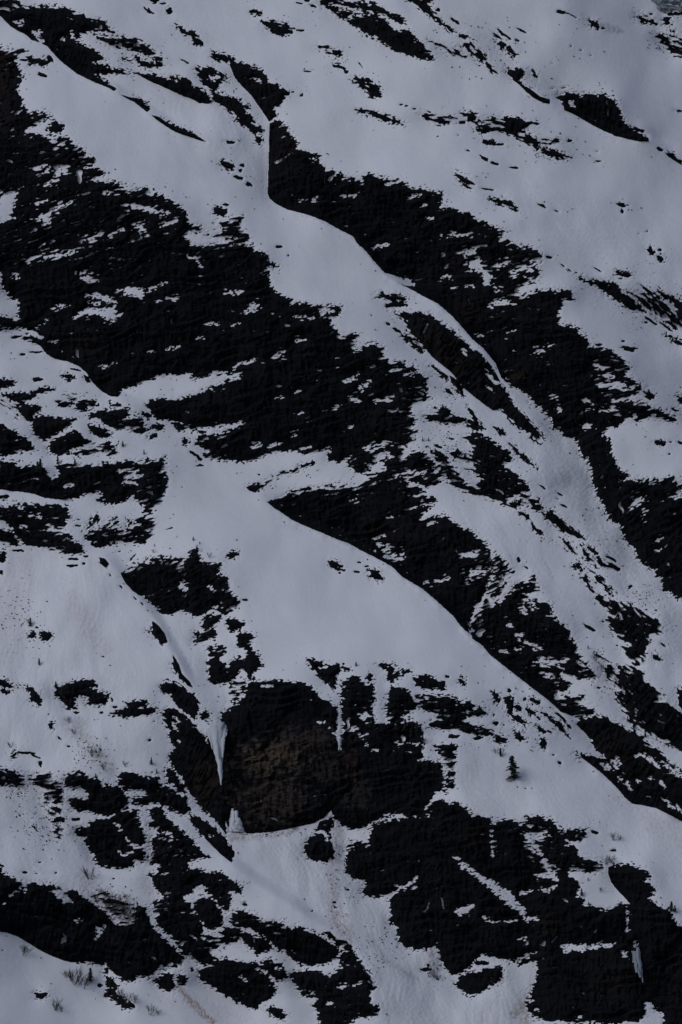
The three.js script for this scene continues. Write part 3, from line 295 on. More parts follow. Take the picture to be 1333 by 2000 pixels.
S(10, [760, 590, 790, 573, 772, 607]); S(10, [800, 515, 842, 515, 835, 547]); K(10, 13, [585, 555, 625, 560]); K(10, 8, [650, 590, 700, 650]); K(10, 9, [990, 672, 1035, 672]); K(10, 10, [1085, 670, 1110, 680]); K(10, 7, [830, 675, 855, 672]); K(10, 7, [870, 703, 895, 705]); K(10, 7, [810, 626, 835, 626]); K(10, 9, [300, 370, 350, 372]);
P('BC', 10, [530, 225, 580, 235, 640, 260, 660, 265, 700, 255, 710, 280, 690, 320, 680, 390, 650, 370, 610, 330, 570, 290, 545, 260], 0.98, 30); K(10, 13, [590, 275, 635, 268]);
P('BC', 10, [720, 265, 770, 280, 750, 300, 730, 295], 0.97, 10); P('BE', 10, [895, 255, 940, 258, 990, 265, 975, 300, 940, 285, 905, 275], 0.97, 10); P('BF', 10, [940, 330, 960, 315, 1000, 300, 1030, 288, 1085, 290, 1040, 310, 1000, 335, 970, 350], 0.93, -25); P('BG', 10, [1085, 320, 1170, 315, 1200, 335, 1250, 350, 1255, 400, 1210, 385, 1150, 385, 1100, 375], 0.95, 5);
P('BH', 11, [-50, 420, 20, 415, 90, 415, 150, 425, 160, 450, 215, 440, 250, 470, 240, 490, 300, 480, 315, 510, 280, 530, 210, 530, 200, 560, 280, 575, 350, 605, 340, 625, 280, 625, 220, 620, 160, 600, 100, 605, 40, 590, 0, 585, -40, 575, 20, 555, 60, 550, 50, 520, -10, 500, -50, 470], 0.87, 8);
R(10, [[860, 325, 14, 18], [615, 305, 5, 5]]);
R(11, [[105, 322, 12, 8, 30], [185, 347, 12, 22, -40], [140, 632, 32, 8], [265, 642, 25, 9], [380, 650, 30, 19, 15, 'solid black boulder at the lower end of the terraced outcrop'], [365, 430, 12, 26, -35], [430, 395, 10, 8], [425, 460, 20, 45, -15], [480, 485, 14, 16], [470, 540, 50, 14, 35], [360, 565, 14, 10], [400, 572, 8, 4], [475, 625, 16, 34, -40], [560, 450, 28, 12, 30], [540, 500, 25, 12, 30], [620, 520, 25, 8, 30], [600, 600, 28, 12, 35], [605, 670, 16, 30, -30], [640, 610, 20, 6, 30], [695, 772, 12, 6, 40], [660, 730, 7, 4], [270, 356, 5, 4], [120, 690, 45, 16, -5], [130, 728, 30, 14, 20], [125, 780, 14, 14], [130, 885, 14, 16], [515, 902, 4, 3], [340, 400, 9, 6, 20], [350, 520, 6, 10], [890, 705, 10, 6], [585, 540, 14, 6, 30], [510, 440, 10, 10]]);
rock('BI', 'rock_rib', 'diagonal black slab at the outer edge of the rock scatter', 'rock rib'); P('BI', 11, [630, 530, 670, 545, 720, 590, 755, 643, 720, 618, 670, 580], 0.98, 38); P('BI', 11, [680, 505, 720, 540, 755, 592, 735, 590, 700, 550], 0.97, 45);
// lower right crags
rock('CC', 'cliff', 'broad dark cliff right of the avalanche fan with a diagonal snow ramp', 'cliff'); rock('CP', 'cliff', 'tall dark pillar in the bottom right corner with a single snow shelf', 'cliff'); rock('CR', 'cliff', 'rounded black cliff at the right edge beside the frozen streak', 'cliff'); rock('CD', 'crag', 'snow-capped black crag standing in the avalanche fan at bottom right', 'crag'); rock('CE', 'boulder', 'pear-shaped black boulder under the overhanging cliff', 'boulder');
P('CC', 14, [15, 190, 40, 160, 100, 170, 160, 175, 200, 205, 250, 250, 310, 250, 350, 265, 330, 285, 360, 280, 410, 265, 460, 275, 500, 290, 530, 270, 510, 250, 580, 245, 620, 260, 660, 270, 670, 300, 720, 320, 790, 315, 840, 320, 830, 350, 800, 375, 740, 375, 720, 365, 760, 400, 800, 430, 780, 450, 820, 460, 880, 480, 900, 495, 920, 520, 860, 535, 790, 535, 730, 535, 740, 560, 790, 590, 800, 600, 790, 630, 770, 660, 820, 680, 800, 710, 850, 715, 930, 735, 980, 725, 1000, 700, 1060, 705, 1030, 670, 990, 630, 960, 590, 945, 550, 945, 510, 1000, 498, 1060, 500, 1130, 525, 1155, 545, 1160, 570, 1130, 580, 1170, 605, 1190, 640, 1150, 670, 1180, 695, 1230, 730, 1270, 735, 1280, 770, 1310, 820, 1353, 820, 1353, 1353, 1240, 1353, 1240, 1300, 1230, 1280, 1180, 1250, 1170, 1215, 1140, 1220, 1145, 1280, 1100, 1330, 1050, 1320, 950, 1330, 670, 1325, 600, 1310, 560, 1300, 520, 1260, 520, 1225, 550, 1180, 560, 1130, 580, 1100, 575, 1050, 580, 1010, 540, 1015, 490, 1030, 480, 1015, 520, 990, 560, 975, 590, 955, 540, 965, 490, 990, 460, 1010, 400, 1000, 340, 985, 300, 975, 260, 985, 235, 1040, 190, 1070, 160, 1085, 120, 1075, 90, 1040, 70, 980, 55, 935, -5, 945, -65, 950, -105, 935, -145, 900, -150, 850, -135, 835, -195, 810, -180, 770, -190, 710, -205, 700, -155, 655, -65, 600, -45, 565, -95, 600, -155, 640, -195, 660, -255, 680, -305, 670, -335, 650, -310, 620, -325, 590, -385, 580, -415, 550, -415, 480, -425, 450, -415, 400, -365, 380, -305, 390, -295, 340, -275, 300, -245, 285, -205, 272, -115, 265, -75, 260, -15, 225], 0.985, -5);
L(14, [480, 250, 680, 270, 920, 520, 700, 540, 580, 640, 480, 380], 0.87, 5); L(14, [-425, 370, -290, 380, -290, 450, -425, 460], 0.85, -10);
S(14, [130, 460, 165, 462, 190, 495, 240, 520, 290, 560, 370, 590, 390, 620, 430, 640, 455, 660, 470, 700, 510, 725, 520, 770, 585, 775, 580, 790, 545, 805, 510, 795, 490, 750, 440, 720, 400, 690, 360, 660, 330, 620, 290, 600, 260, 560, 210, 530, 175, 515, 170, 480]); S(14, [150, 740, 200, 715, 245, 712, 240, 735, 215, 755, 165, 765]); K(14, 9, [205, 768, 225, 768]); S(14, [290, 770, 320, 775, 350, 805, 310, 790]); K(14, 7, [365, 800, 470, 795]); S(14, [480, 885, 520, 885, 515, 898, 480, 895]); S(14, [700, 930, 740, 910, 800, 915, 850, 920, 920, 915, 985, 905, 985, 925, 900, 935, 820, 950, 760, 960, 710, 965]);
S(14, [500, 340, 560, 345, 605, 330, 600, 350, 560, 370, 590, 430, 620, 470, 650, 530, 680, 570, 640, 560, 620, 510, 590, 450, 545, 400, 530, 370]); K(14, 12, [585, 550, 680, 575]); K(14, 13, [580, 632, 640, 632, 675, 612]); K(14, 12, [490, 652, 545, 638]); S(14, [1005, 955, 1040, 955, 1055, 985, 1020, 985]); K(14, 8, [1045, 740, 1048, 850]); K(14, 10, [0, 245, 30, 245]); K(14, 10, [335, 320, 345, 450]); K(14, 14, [530, 1230, 555, 1215]); K(14, 9, [570, 1265, 585, 1265]); K(14, 9, [780, 1300, 805, 1298]); K(14, 10, [-215, 245, -120, 240]);
reid('CP', 'CC', 14, [590, 640, 1070, 690, 1060, 900, 1150, 1340, 500, 1353, 500, 1000, 580, 960]); reid('CR', 'CC', 14, [940, 480, 1353, 560, 1353, 1353, 1150, 1353, 1130, 1150, 1060, 900, 1070, 690]);
P('CD', 14, [150, 1135, 180, 1095, 230, 1070, 270, 1060, 320, 1050, 370, 1035, 400, 1045, 395, 1090, 380, 1120, 330, 1135, 310, 1165, 240, 1192, 200, 1175, 185, 1155], 0.98, 0); K(14, 8, [328, 1108, 340, 1106]);
P('CE', 13, [580, 320, 600, 280, 640, 265, 675, 265, 670, 300, 645, 330, 650, 360, 665, 400, 675, 440, 665, 475, 630, 490, 590, 492, 545, 475, 525, 455, 520, 410, 550, 365, 580, 345], 0.97, 10); K(13, 16, [590, 336, 622, 332, 640, 375]);
R(14, [[285, 1017, 38, 12, 0], [877, 330, 18, 9, 10], [460, 1015, 5, 4], [970, 425, 16, 6]]); R(13, [[745, 638, 12, 5], [675, 702, 12, 5], [680, 728, 14, 6], [560, 747, 6, 5], [1150, 1055, 34, 10], [1168, 1034, 12, 10], [1215, 1105, 8, 5]]);
// lower left
rock('DA', 'outcrop', 'flat dark ledge at the left edge on the lower left slope', 'outcrop'); rock('DB', 'outcrop', 'curved dark lip at the head of a snow runnel on the lower left', 'outcrop'); rock('DC', 'outcrop', 'branching dark outcrop with a small spruce on the lower left slope', 'outcrop'); rock('DD', 'outcrop', 'flat two-tiered dark outcrop on the lower left slope', 'outcrop'); rock('DE', 'rock_rib', 'speckled dark rim on the right edge of the lower left snow slope', 'rock rib'); rock('DF', 'rock_rib', 'sharp black fin beside the snow gully feeding the icicle', 'rock rib'); rock('DG', 'crag', 'domed black crag left of the hanging icicle gully', 'crag'); rock('DH', 'cliff', 'tall brown-black wall to the left of the hanging icicle', 'cliff');
P('DA', 9, [-20, 340, 40, 345, 75, 375, 40, 380, -20, 372], 0.97, 5); P('DB', 9, [95, 370, 150, 375, 190, 390, 215, 430, 215, 480, 190, 465, 160, 440, 160, 410, 130, 390], 0.97, 20);
P('DC', 9, [285, 420, 300, 380, 350, 370, 380, 345, 430, 340, 490, 345, 505, 370, 470, 385, 500, 400, 575, 412, 560, 440, 545, 470, 460, 472, 470, 440, 410, 415, 390, 450, 400, 490, 360, 495, 330, 455], 0.92, -5); P('DD', 9, [575, 525, 600, 505, 660, 495, 660, 460, 720, 445, 770, 445, 765, 470, 720, 485, 790, 485, 825, 500, 780, 520, 740, 525, 690, 530, 620, 530], 0.98, -5);
P('DE', 9, [790, 30, 830, 60, 860, 100, 875, 145, 845, 155, 815, 125, 765, 80, 800, 95], 0.8, 45); P('DF', 9, [900, 205, 935, 260, 950, 310, 990, 350, 1010, 385, 980, 370, 940, 325, 905, 295, 905, 250], 0.95, 50); P('DG', 9, [835, 370, 870, 345, 910, 350, 960, 380, 1000, 410, 1040, 460, 1030, 500, 1020, 545, 970, 515, 920, 470, 890, 420, 840, 400], 0.97, 35); P('DG', 9, [1030, 505, 1080, 500, 1100, 550, 1050, 550], 0.93, 10);
P('DH', 9, [845, 510, 880, 480, 930, 500, 980, 540, 1030, 590, 1060, 630, 1085, 680, 1110, 730, 1130, 800, 1150, 870, 1167, 900, 1170, 990, 1175, 1080, 1190, 1110, 1180, 1150, 1150, 1110, 1110, 1060, 1050, 1010, 1000, 950, 980, 910, 960, 890, 940, 840, 900, 790, 880, 740, 910, 700, 880, 640, 870, 580], 0.985, 30);
K(9, 12, [905, 530, 925, 560]); K(9, 10, [900, 570, 920, 600]); K(9, 8, [925, 660, 940, 660]);
R(9, [[30, 403, 32, 12], [268, 580, 12, 14], [315, 645, 16, 6, 45], [360, 686, 10, 6], [170, 108, 16, 20, 20], [243, 112, 28, 22, -10], [530, 510, 12, 6], [400, 510, 12, 7], [1090, 570, 10, 6], [1095, 622, 9, 16], [80, 725, 16, 24, 15], [140, 718, 42, 7, 5], [185, 737, 30, 4, 25], [212, 780, 9, 18], [780, 655, 12, 5, -25], [540, 221, 7, 4], [600, 482, 18, 5], [585, 445, 6, 12], [190, 68, 10, 5], [805, 557, 3, 3]]);
rock('DJ1', 'crag', 'blocky black crag in the lower left with a forked snow seam', 'crag'); rock('DJ2', 'crag', 'dark rim crag at the shoulder above the diagonal snow strip', 'crag'); rock('DJ3', 'cliff', 'black ridge flank left of the diagonal snow strip', 'cliff'); rock('DJ4', 'rock_rib', 'narrow black rib between the diagonal snow strip and the avalanche fan', 'rock rib'); rock('DJ5', 'boulder', 'rounded black block under a small white cap in the lower left ridge', 'boulder'); rock('DJ6', 'crag', 'smooth rounded black crag along the left side of the fan', 'crag'); rock('DJ7', 'crag', 'large broken black crag bordering the foot of the fan', 'crag'); rock('DJ8', 'crag', 'low black crag with a curved base near the bottom, left of centre', 'crag'); rock('DJ9', 'outcrop', 'small dark outcrop at the bottom edge left of centre', 'outcrop'); rock('DK', 'cliff', 'long black cliff above the bottom left snow bank', 'cliff');
P('DJ1', 12, [330, 80, 350, 40, 390, 20, 430, 20, 470, 45, 540, 60, 530, 75, 590, 95, 610, 80, 640, 115, 680, 170, 670, 200, 640, 230, 720, 215, 730, 290, 750, 330, 765, 380, 740, 400, 700, 410, 760, 430, 740, 490, 700, 480, 690, 520, 640, 530, 560, 520, 500, 500, 490, 460, 450, 400, 430, 370, 400, 350, 395, 320, 440, 300, 500, 280, 520, 260, 500, 240, 460, 220, 400, 230, 360, 180, 330, 170, 390, 155, 450, 165, 460, 130, 420, 90, 400, 110, 350, 105], 0.965, -5);
P('DJ2', 12, [610, 60, 620, 30, 660, 10, 710, 30, 760, 50, 820, 40, 850, 95, 870, 70, 860, 10, 890, 0, 930, 50, 965, 95, 975, 150, 990, 225, 960, 250, 900, 220, 850, 190, 820, 185, 760, 190, 720, 200, 690, 180, 700, 150, 780, 140, 740, 115, 690, 120, 650, 110, 620, 80], 0.93, 0); K(12, 13, [875, 75, 950, 140]);
K(12, 12, [600, 280, 630, 325]); S(12, [650, 355, 680, 395, 700, 400, 750, 405, 700, 415, 680, 405]); K(12, 10, [615, 440, 650, 455, 690, 435]); S(12, [505, 240, 560, 250, 600, 240, 580, 265, 520, 270]); S(12, [720, 235, 760, 250, 790, 265, 795, 290, 770, 320, 750, 310, 735, 270]);
P('DJ3', 12, [770, 215, 850, 200, 860, 250, 920, 300, 960, 335, 1010, 380, 1050, 430, 1100, 465, 1050, 470, 985, 485, 975, 530, 1030, 525, 1100, 545, 1150, 535, 1210, 580, 1260, 620, 1260, 655, 1200, 635, 1205, 700, 1185, 755, 1150, 720, 1120, 690, 1090, 650, 1040, 605, 1000, 640, 950, 680, 930, 690, 960, 690, 990, 700, 1010, 750, 990, 755, 1040, 770, 1060, 840, 1050, 890, 1000, 910, 920, 890, 850, 850, 810, 810, 790, 760, 800, 700, 850, 670, 810, 640, 790, 580, 770, 560, 830, 520, 790, 500, 770, 470, 790, 420, 780, 370, 830, 335, 880, 350, 905, 360, 890, 340, 850, 330, 800, 320, 770, 300, 800, 270], 0.96, -10);
L(12, [770, 340, 950, 380, 960, 560, 780, 560], 0.78, -25); L(12, [780, 660, 880, 660, 880, 820, 790, 800], 0.75, -15);
P('DJ4', 12, [985, 240, 1030, 260, 1080, 285, 1130, 320, 1170, 370, 1200, 410, 1225, 450, 1210, 495, 1150, 450, 1100, 400, 1050, 350, 1010, 300], 0.97, 35); K(12, 13, [1095, 350, 1110, 358]);
P('DJ5', 12, [1020, 690, 1060, 670, 1120, 690, 1160, 760, 1160, 810, 1110, 850, 1070, 835, 1040, 780, 1010, 740], 0.98, 0);
P('DJ7', 12, [880, 850, 930, 870, 960, 900, 1020, 905, 1060, 870, 1130, 880, 1170, 830, 1230, 840, 1260, 870, 1200, 900, 1150, 920, 1100, 960, 1130, 1000, 1200, 1000, 1230, 1030, 1100, 1045, 1040, 1020, 1000, 1000, 960, 985, 930, 940, 900, 900], 0.88, 0);
P('DJ7', 13, [100, 830, 170, 840, 240, 870, 330, 890, 360, 950, 300, 960, 250, 1000, 280, 1020, 330, 1000, 400, 1020, 430, 1080, 500, 1060, 560, 1040, 640, 1060, 700, 1030, 680, 990, 720, 960, 690, 930, 640, 870, 600, 850, 650, 850, 690, 890, 740, 900, 780, 950, 810, 1010, 860, 1060, 885, 1100, 890, 1140, 860, 1170, 870, 1230, 910, 1240, 905, 1280, 860, 1300, 800, 1300, 760, 1333, 600, 1353, 590, 1270, 560, 1240, 590, 1210, 500, 1190, 470, 1130, 440, 1090, 400, 1110, 370, 1110, 320, 1060, 270, 1050, 180, 1050, 100, 1060, 60, 1080, 100, 1000], 0.95, 0);
P('DJ6', 13, [130, 790, 150, 750, 210, 745, 260, 760, 310, 800, 350, 795, 420, 810, 460, 830, 500, 830, 560, 850, 610, 880, 660, 910, 700, 950, 690, 990, 640, 1020, 560, 1035, 500, 1025, 450, 1000, 430, 960, 390, 950, 340, 900, 290, 880, 240, 840, 200, 830, 160, 825], 0.97, 5); L(13, [300, 780, 470, 820, 440, 880, 330, 860], 0.75, -10);
P('DJ8', 13, [-30, 1060, 0, 1050, 80, 1035, 150, 1045, 250, 1045, 330, 1080, 370, 1150, 375, 1170, 340, 1210, 290, 1230, 270, 1270, 220, 1250, 150, 1220, 80, 1180, 20, 1140, -30, 1105], 0.98, 0); P('DJ9', 13, [320, 1250, 350, 1240, 390, 1265, 440, 1300, 400, 1310, 350, 1300], 0.96, 15);
S(13, [50, 960, 110, 930, 150, 910, 190, 890, 200, 920, 250, 950, 285, 1000, 230, 1020, 180, 1010, 100, 995]); S(13, [370, 1130, 440, 1110, 480, 1150, 500, 1200, 560, 1250, 580, 1280, 500, 1270, 430, 1290, 380, 1260, 330, 1240, 340, 1210, 375, 1180]); S(13, [430, 1060, 450, 1010, 520, 1040, 640, 1040, 700, 1000, 710, 1040, 650, 1080, 570, 1050, 480, 1065]); S(13, [695, 1140, 735, 1118, 722, 1167]); K(13, 14, [640, 1230, 665, 1220]); K(13, 18, [225, 845, 260, 870]); K(13, 9, [310, 870, 360, 950]); K(13, 15, [365, 1040, 400, 1040]); K(13, 13, [185, 1095, 215, 1110]); K(13, 11, [780, 1130, 815, 1120]); K(13, 15, [700, 930, 730, 950]); K(13, 9, [560, 1180, 580, 1185]);
L(13, [730, 950, 890, 1090, 880, 1150, 800, 1080], 0.8, 45);
P('DK', 12, [-20, 500, 20, 510, 10, 540, 60, 560, 120, 590, 130, 650, 150, 600, 180, 590, 200, 605, 270, 610, 320, 620, 330, 650, 360, 635, 400, 640, 440, 670, 500, 720, 540, 740, 580, 790, 600, 810, 640, 790, 690, 770, 690, 720, 730, 710, 760, 730, 780, 790, 800, 840, 840, 880, 900, 930, 950, 980, 960, 1000, 940, 1030, 880, 1050, 840, 1040, 790, 1080, 740, 1090, 680, 1115, 640, 1110, 590, 1080, 540, 1030, 480, 1020, 430, 1015, 370, 1020, 320, 1005, 260, 980, 200, 950, 140, 910, 90, 880, 40, 860, -20, 850], 0.985, 10);
S(12, [-20, 697, 30, 700, 20, 712, -20, 712]); S(12, [270, 640, 320, 630, 350, 670, 370, 690, 360, 710, 320, 690]); S(12, [390, 790, 410, 783, 405, 807]); S(12, [497, 890, 505, 830, 548, 818, 540, 842, 510, 897]); K(12, 7, [50, 670, 110, 620]);
rock('DM', 'scrub', 'grey scrubby ground thinly covered by snow above the bottom left cliff', 'scrub'); P('DM', 12, [440, 650, 560, 650, 640, 665, 720, 710, 700, 830, 620, 830, 540, 740], 0.34, -4); rock('DN', 'scrub', 'speckled stony scrub at the far left of the lower slope', 'scrub'); P('DN', 12, [-20, 10, 60, 5, 120, 40, 140, 110, 100, 120, 50, 80, -20, 100], 0.58, 10);
rock('DO', 'scrub', 'grey patch of scrub and stones left of the blocky lower crag', 'scrub'); P('DO', 12, [150, 30, 250, 20, 330, 60, 330, 180, 200, 190, 230, 120, 160, 70], 0.5, -5); P('DO', 12, [220, 200, 330, 190, 320, 270, 340, 350, 300, 380, 260, 300], 0.33, 20); P('DO', 12, [100, 230, 160, 270, 230, 360, 190, 330, 130, 275], 0.45, 40);
rock('DP', 'outcrop', 'dark bushy outcrop breaking the bottom left snow bank', 'outcrop'); P('DP', 12, [545, 1095, 590, 1100, 610, 1140, 600, 1170, 640, 1200, 700, 1240, 690, 1265, 640, 1255, 590, 1220, 540, 1195, 560, 1150], 0.9, 20); P('DP', 12, [540, 1050, 560, 1045, 560, 1085, 545, 1080], 0.97, 0);
rock('DQ', 'boulder', 'upright black boulder at the foot of the bottom left cliff', 'boulder'); P('DQ', 12, [820, 1110, 860, 1065, 900, 1080, 910, 1150, 880, 1175, 830, 1150, 800, 1120], 0.96, 0); rock('DR', 'boulder', 'small snow-flecked boulder right of the upright one at the cliff foot', 'boulder'); P('DR', 12, [925, 1090, 950, 1075, 980, 1100, 960, 1135, 930, 1130], 0.93, 0);
R(12, [[998, 1058, 8, 12], [210, 1190, 30, 20, 10, 'lone black boulder on the open bottom left snow bank'], [320, 270, 28, 12], [395, 268, 25, 8], [130, 542, 16, 5], [595, 578, 8, 4, 20], [205, 490, 12, 3], [520, 1140, 16, 8], [290, 545, 6, 4], [190, 547, 10, 2], [1275, 712, 14, 8], [15, 950, 5, 3]]);

R(7, [[545, 672, 35, 14, 20], [570, 700, 25, 8], [570, 718, 10, 6], [670, 663, 12, 5], [660, 710, 14, 6], [710, 682, 10, 5], [757, 722, 42, 22, 38, 'largest dark rock on the smooth face of the snow dome'], [75, 858, 18, 5], [150, 205, 6, 4], [590, 1190, 6, 6], [1130, 1252, 12, 6, 20], [1205, 1275, 16, 14, 30], [1290, 1290, 4, 5]]);
rock('N7', 'scrub', 'thin scatter of rocks and scrub on the lower snow rib', 'scrub'); PF('N7', 8, [880, 1130, 960, 1180, 1040, 1300, 1100, 1345, 1000, 1345, 930, 1250], 0.36, 35); PF('N7', 8, [985, 1200, 1060, 1190, 1130, 1240, 1160, 1333, 1080, 1310, 1020, 1250], 0.6, 35);
rock('N8', 'rock_cluster', 'broken rocks on the crest left of the broad broken outcrop', 'rocks'); PF('N8', 8, [0, 60, 90, 95, 150, 170, 200, 240, 110, 230, 60, 160], 0.5, 12); PF('N8', 4, [1140, 1150, 1190, 1140, 1240, 1170, 1260, 1200, 1180, 1195], 0.8, 12);
rock('N9', 'rock_cluster', 'sparse dark flecks on the steep snow rib by the gully', 'rocks'); PF('N9', 8, [650, 540, 760, 555, 900, 635, 1010, 705, 900, 690, 760, 615], 0.33, 33); PF('N9', 8, [850, 700, 940, 760, 1000, 830, 900, 800], 0.35, 38);
rock('B2', 'rock_cluster', 'fine dark flecks between the slanting band and the block cluster', 'rocks'); PF('B2', 0, [640, 300, 780, 325, 870, 350, 790, 360, 690, 335], 0.4, 12);
rock('X4', 'rock_cluster', 'flecks of dark rock along the ledges under the white shelf', 'rocks'); PF('X4', 3, [330, 985, 450, 1000, 520, 1040, 470, 1060, 360, 1010], 0.5, 5); PF('X4', 3, [-10, 1010, 60, 1050, 130, 1160, 60, 1100], 0.3, 30);
rock('BJ', 'rock_cluster', 'shards of dark rock along the right lip of the ochre cliff', 'rocks'); PF('BJ', 11, [30, 670, 130, 670, 150, 760, 150, 900, 90, 930, 110, 800, 60, 740], 0.52, -10); 

// crests that hide the ground behind them: metres of drop to the far side, then points
const crests = [];
const crest = (drop, ...seg) => crests.push([drop, seg.flatMap(([t, c]) => poly(t, c))]);
crest(12, [1, [205, 1035, 300, 1095, 440, 1135, 560, 1195, 640, 1235, 700, 1305]], [4, [750, 165, 800, 220, 900, 290, 1050, 360, 1150, 445, 1260, 570]], [5, [310, 635, 360, 695, 390, 770]]);
crest(6, [0, [-20, 65, 60, 140, 165, 210, 250, 245, 315, 318, 400, 385, 500, 435, 600, 480, 740, 565, 870, 665, 1000, 722, 1085, 748]]);
crest(14, [7, [80, 280, 230, 380, 320, 440, 420, 485, 550, 540, 680, 600, 790, 655, 850, 690, 900, 740, 1000, 800, 1110, 895, 1160, 940, 1250, 1040, 1340, 1125]], [11, [470, 320, 600, 420, 700, 500, 830, 620]]);
crest(8, [11, [820, 755, 990, 900, 1070, 985, 1200, 1010, 1340, 1080]]);
crest(6, [3, [165, 655, 240, 775, 350, 815, 450, 875, 520, 965, 615, 1000, 680, 1030]]);
crest(4, [6, [-20, 412, 120, 430, 230, 460, 330, 470]]);
crest(5, [6, [480, 720, 625, 855, 690, 950, 780, 1060, 870, 1220]], [9, [905, 210, 1000, 385]]);
crest(5, [13, [0, 380, 150, 510, 300, 620, 450, 710, 600, 820, 740, 890]]);
crest(4, [12, [-20, 850, 140, 910, 260, 980, 370, 1020]]);
crest(6, [2, [450, 440, 640, 550, 760, 598, 920, 685, 1040, 728, 1160, 745, 1340, 880]]);
crest(4, [5, [20, 640, 100, 725, 190, 820, 345, 938]]);
crest(0, [1, [5, 360, 60, 450, 130, 530, 185, 610, 205, 640, 200, 850, 200, 1030]]);
crest(0, [0, [735, 400, 840, 450, 960, 505, 1085, 545]]);

crest(0, [14, [945, 510, 960, 590, 1060, 705]]); crest(0, [10, [105, 1120, 220, 1145, 430, 1120, 570, 1090, 660, 1020]]);

const NICK = {
  N7: 'scrub on the lower rib', N8: 'broken crest rocks', N9: 'flecks on the snow rib', B2: 'fine upper left flecks', X4: 'flecks under the white shelf', BJ: 'ochre cliff shards',
  A: 'top left crag', B: 'loose block cluster', C1: 'slanting upper left band', D1: 'short crest ledge', D2: 'thin crest ledge', E1: 'short diagonal outcrop', E2: 'block above the gully head', E3: 'hooked outcrop', E4: 'rib left of the gully', G: 'crag at the gully top', F: 'great cliff behind the ridge', H: 'brown wedge buttress', H1: 'crest rock chain', H2: 'rib on the gully left bank', H3: 'crest end outcrop',
  C: 'huge left cliff', CB: 'brown left edge wall', Q: 'thin rock streak', E: 'black cliff behind the dome', EJ: 'crag knot with curved ledges', ES: 'grey rubble strip', ER: 'flecked cliff by the rubble strip', EL: 'brown cliff at right edge', N: 'spiky right edge crag', N2: 'speckled outcrop by the gully foot', KK: 'broken outcrop right of centre', N3: 'slim rib beside the right gully', N4: 'hooked rock chain', N5: 'short hanging rib', J: 'black wall of the right gully',
  U1: 'slanting band at right', U2: 'speckled scree', U3: 'right edge ledge above the scree', U4: 'low right edge ledge', U5: 'two-lobed right edge ledge', V1: 'top edge rib', V2: 'slanting crag at top centre', V3: 'oval outcrop', V4: 'pebbly cluster', V5: 'triangular outcrop', V6: 'wavy ledge', V7: 'scattered stones at upper right', V8: 'flecked outcrop on the cliff brow', W1: 'twin-lobed outcrop', W2: 'low flat outcrop', W3: 'bulky upper right crag', W4: 'broken diagonal rib', W5: 'slim sliver', W6: 'hollow sliver', W7: 'pebble trail', W8: 'flecked cluster', W9: 'small rock tail', X1: 'ledge below the blue ice', X2: 'peppered stones at top right', X3: 'rock foot of the blue ice',
  Xa: 'shield-shaped block', Xb: 'snow-capped left crag', Xc: 'tapering outcrop', Xd: 'domed left outcrop', Xe: 'thin ledge under the domed outcrop', Xf: 'left edge crag by the chute', Xg: 'uppermost left edge ledge', Xh: 'flat-topped left ledge', Xi: 'leaning wedge', Xj: 'row of short ledges', Xk: 'white shelf rim', Xl: 'crest above the dome peak', Y: 'wide left rock band', Z: 'squat left crag', Z2: 'small ledge under the squat crag', Z3: 'streaky outcrop', Z4: 'pair of crest ledges', AA: 'tall crag beside the dome', AB: 'forked outcrop', AC: 'vertical rock chain', BB: 'ochre overhanging cliff', BC: 'pointed couloir rock', BE: 'block between couloirs', BF: 'slanting lip rock', BG: 'snow-topped block', BH: 'terraced outcrop', BI: 'diagonal slab',
  CC: 'broad cliff with snow ramp', CP: 'bottom right pillar', CR: 'rounded right edge cliff', CD: 'crag in the fan', CE: 'pear-shaped boulder', DA: 'left edge flat ledge', DB: 'curved lip', DC: 'branching outcrop', DD: 'two-tiered outcrop', DE: 'speckled rim', DF: 'sharp fin', DG: 'domed crag by the icicle', DH: 'brown wall left of the icicle', DJ1: 'blocky lower left crag', DJ2: 'rim crag', DJ3: 'black ridge flank', DJ4: 'narrow rib by the fan', DJ5: 'capped block', DJ6: 'rounded crag by the fan', DJ7: 'broken crag at the fan foot', DJ8: 'curved-base crag', DJ9: 'bottom edge outcrop', DK: 'bottom left cliff', DM: 'grey scrub', DN: 'far left scrub', DO: 'scrub by the blocky crag', DP: 'bushy outcrop', DQ: 'upright boulder', DR: 'flecked boulder',
};

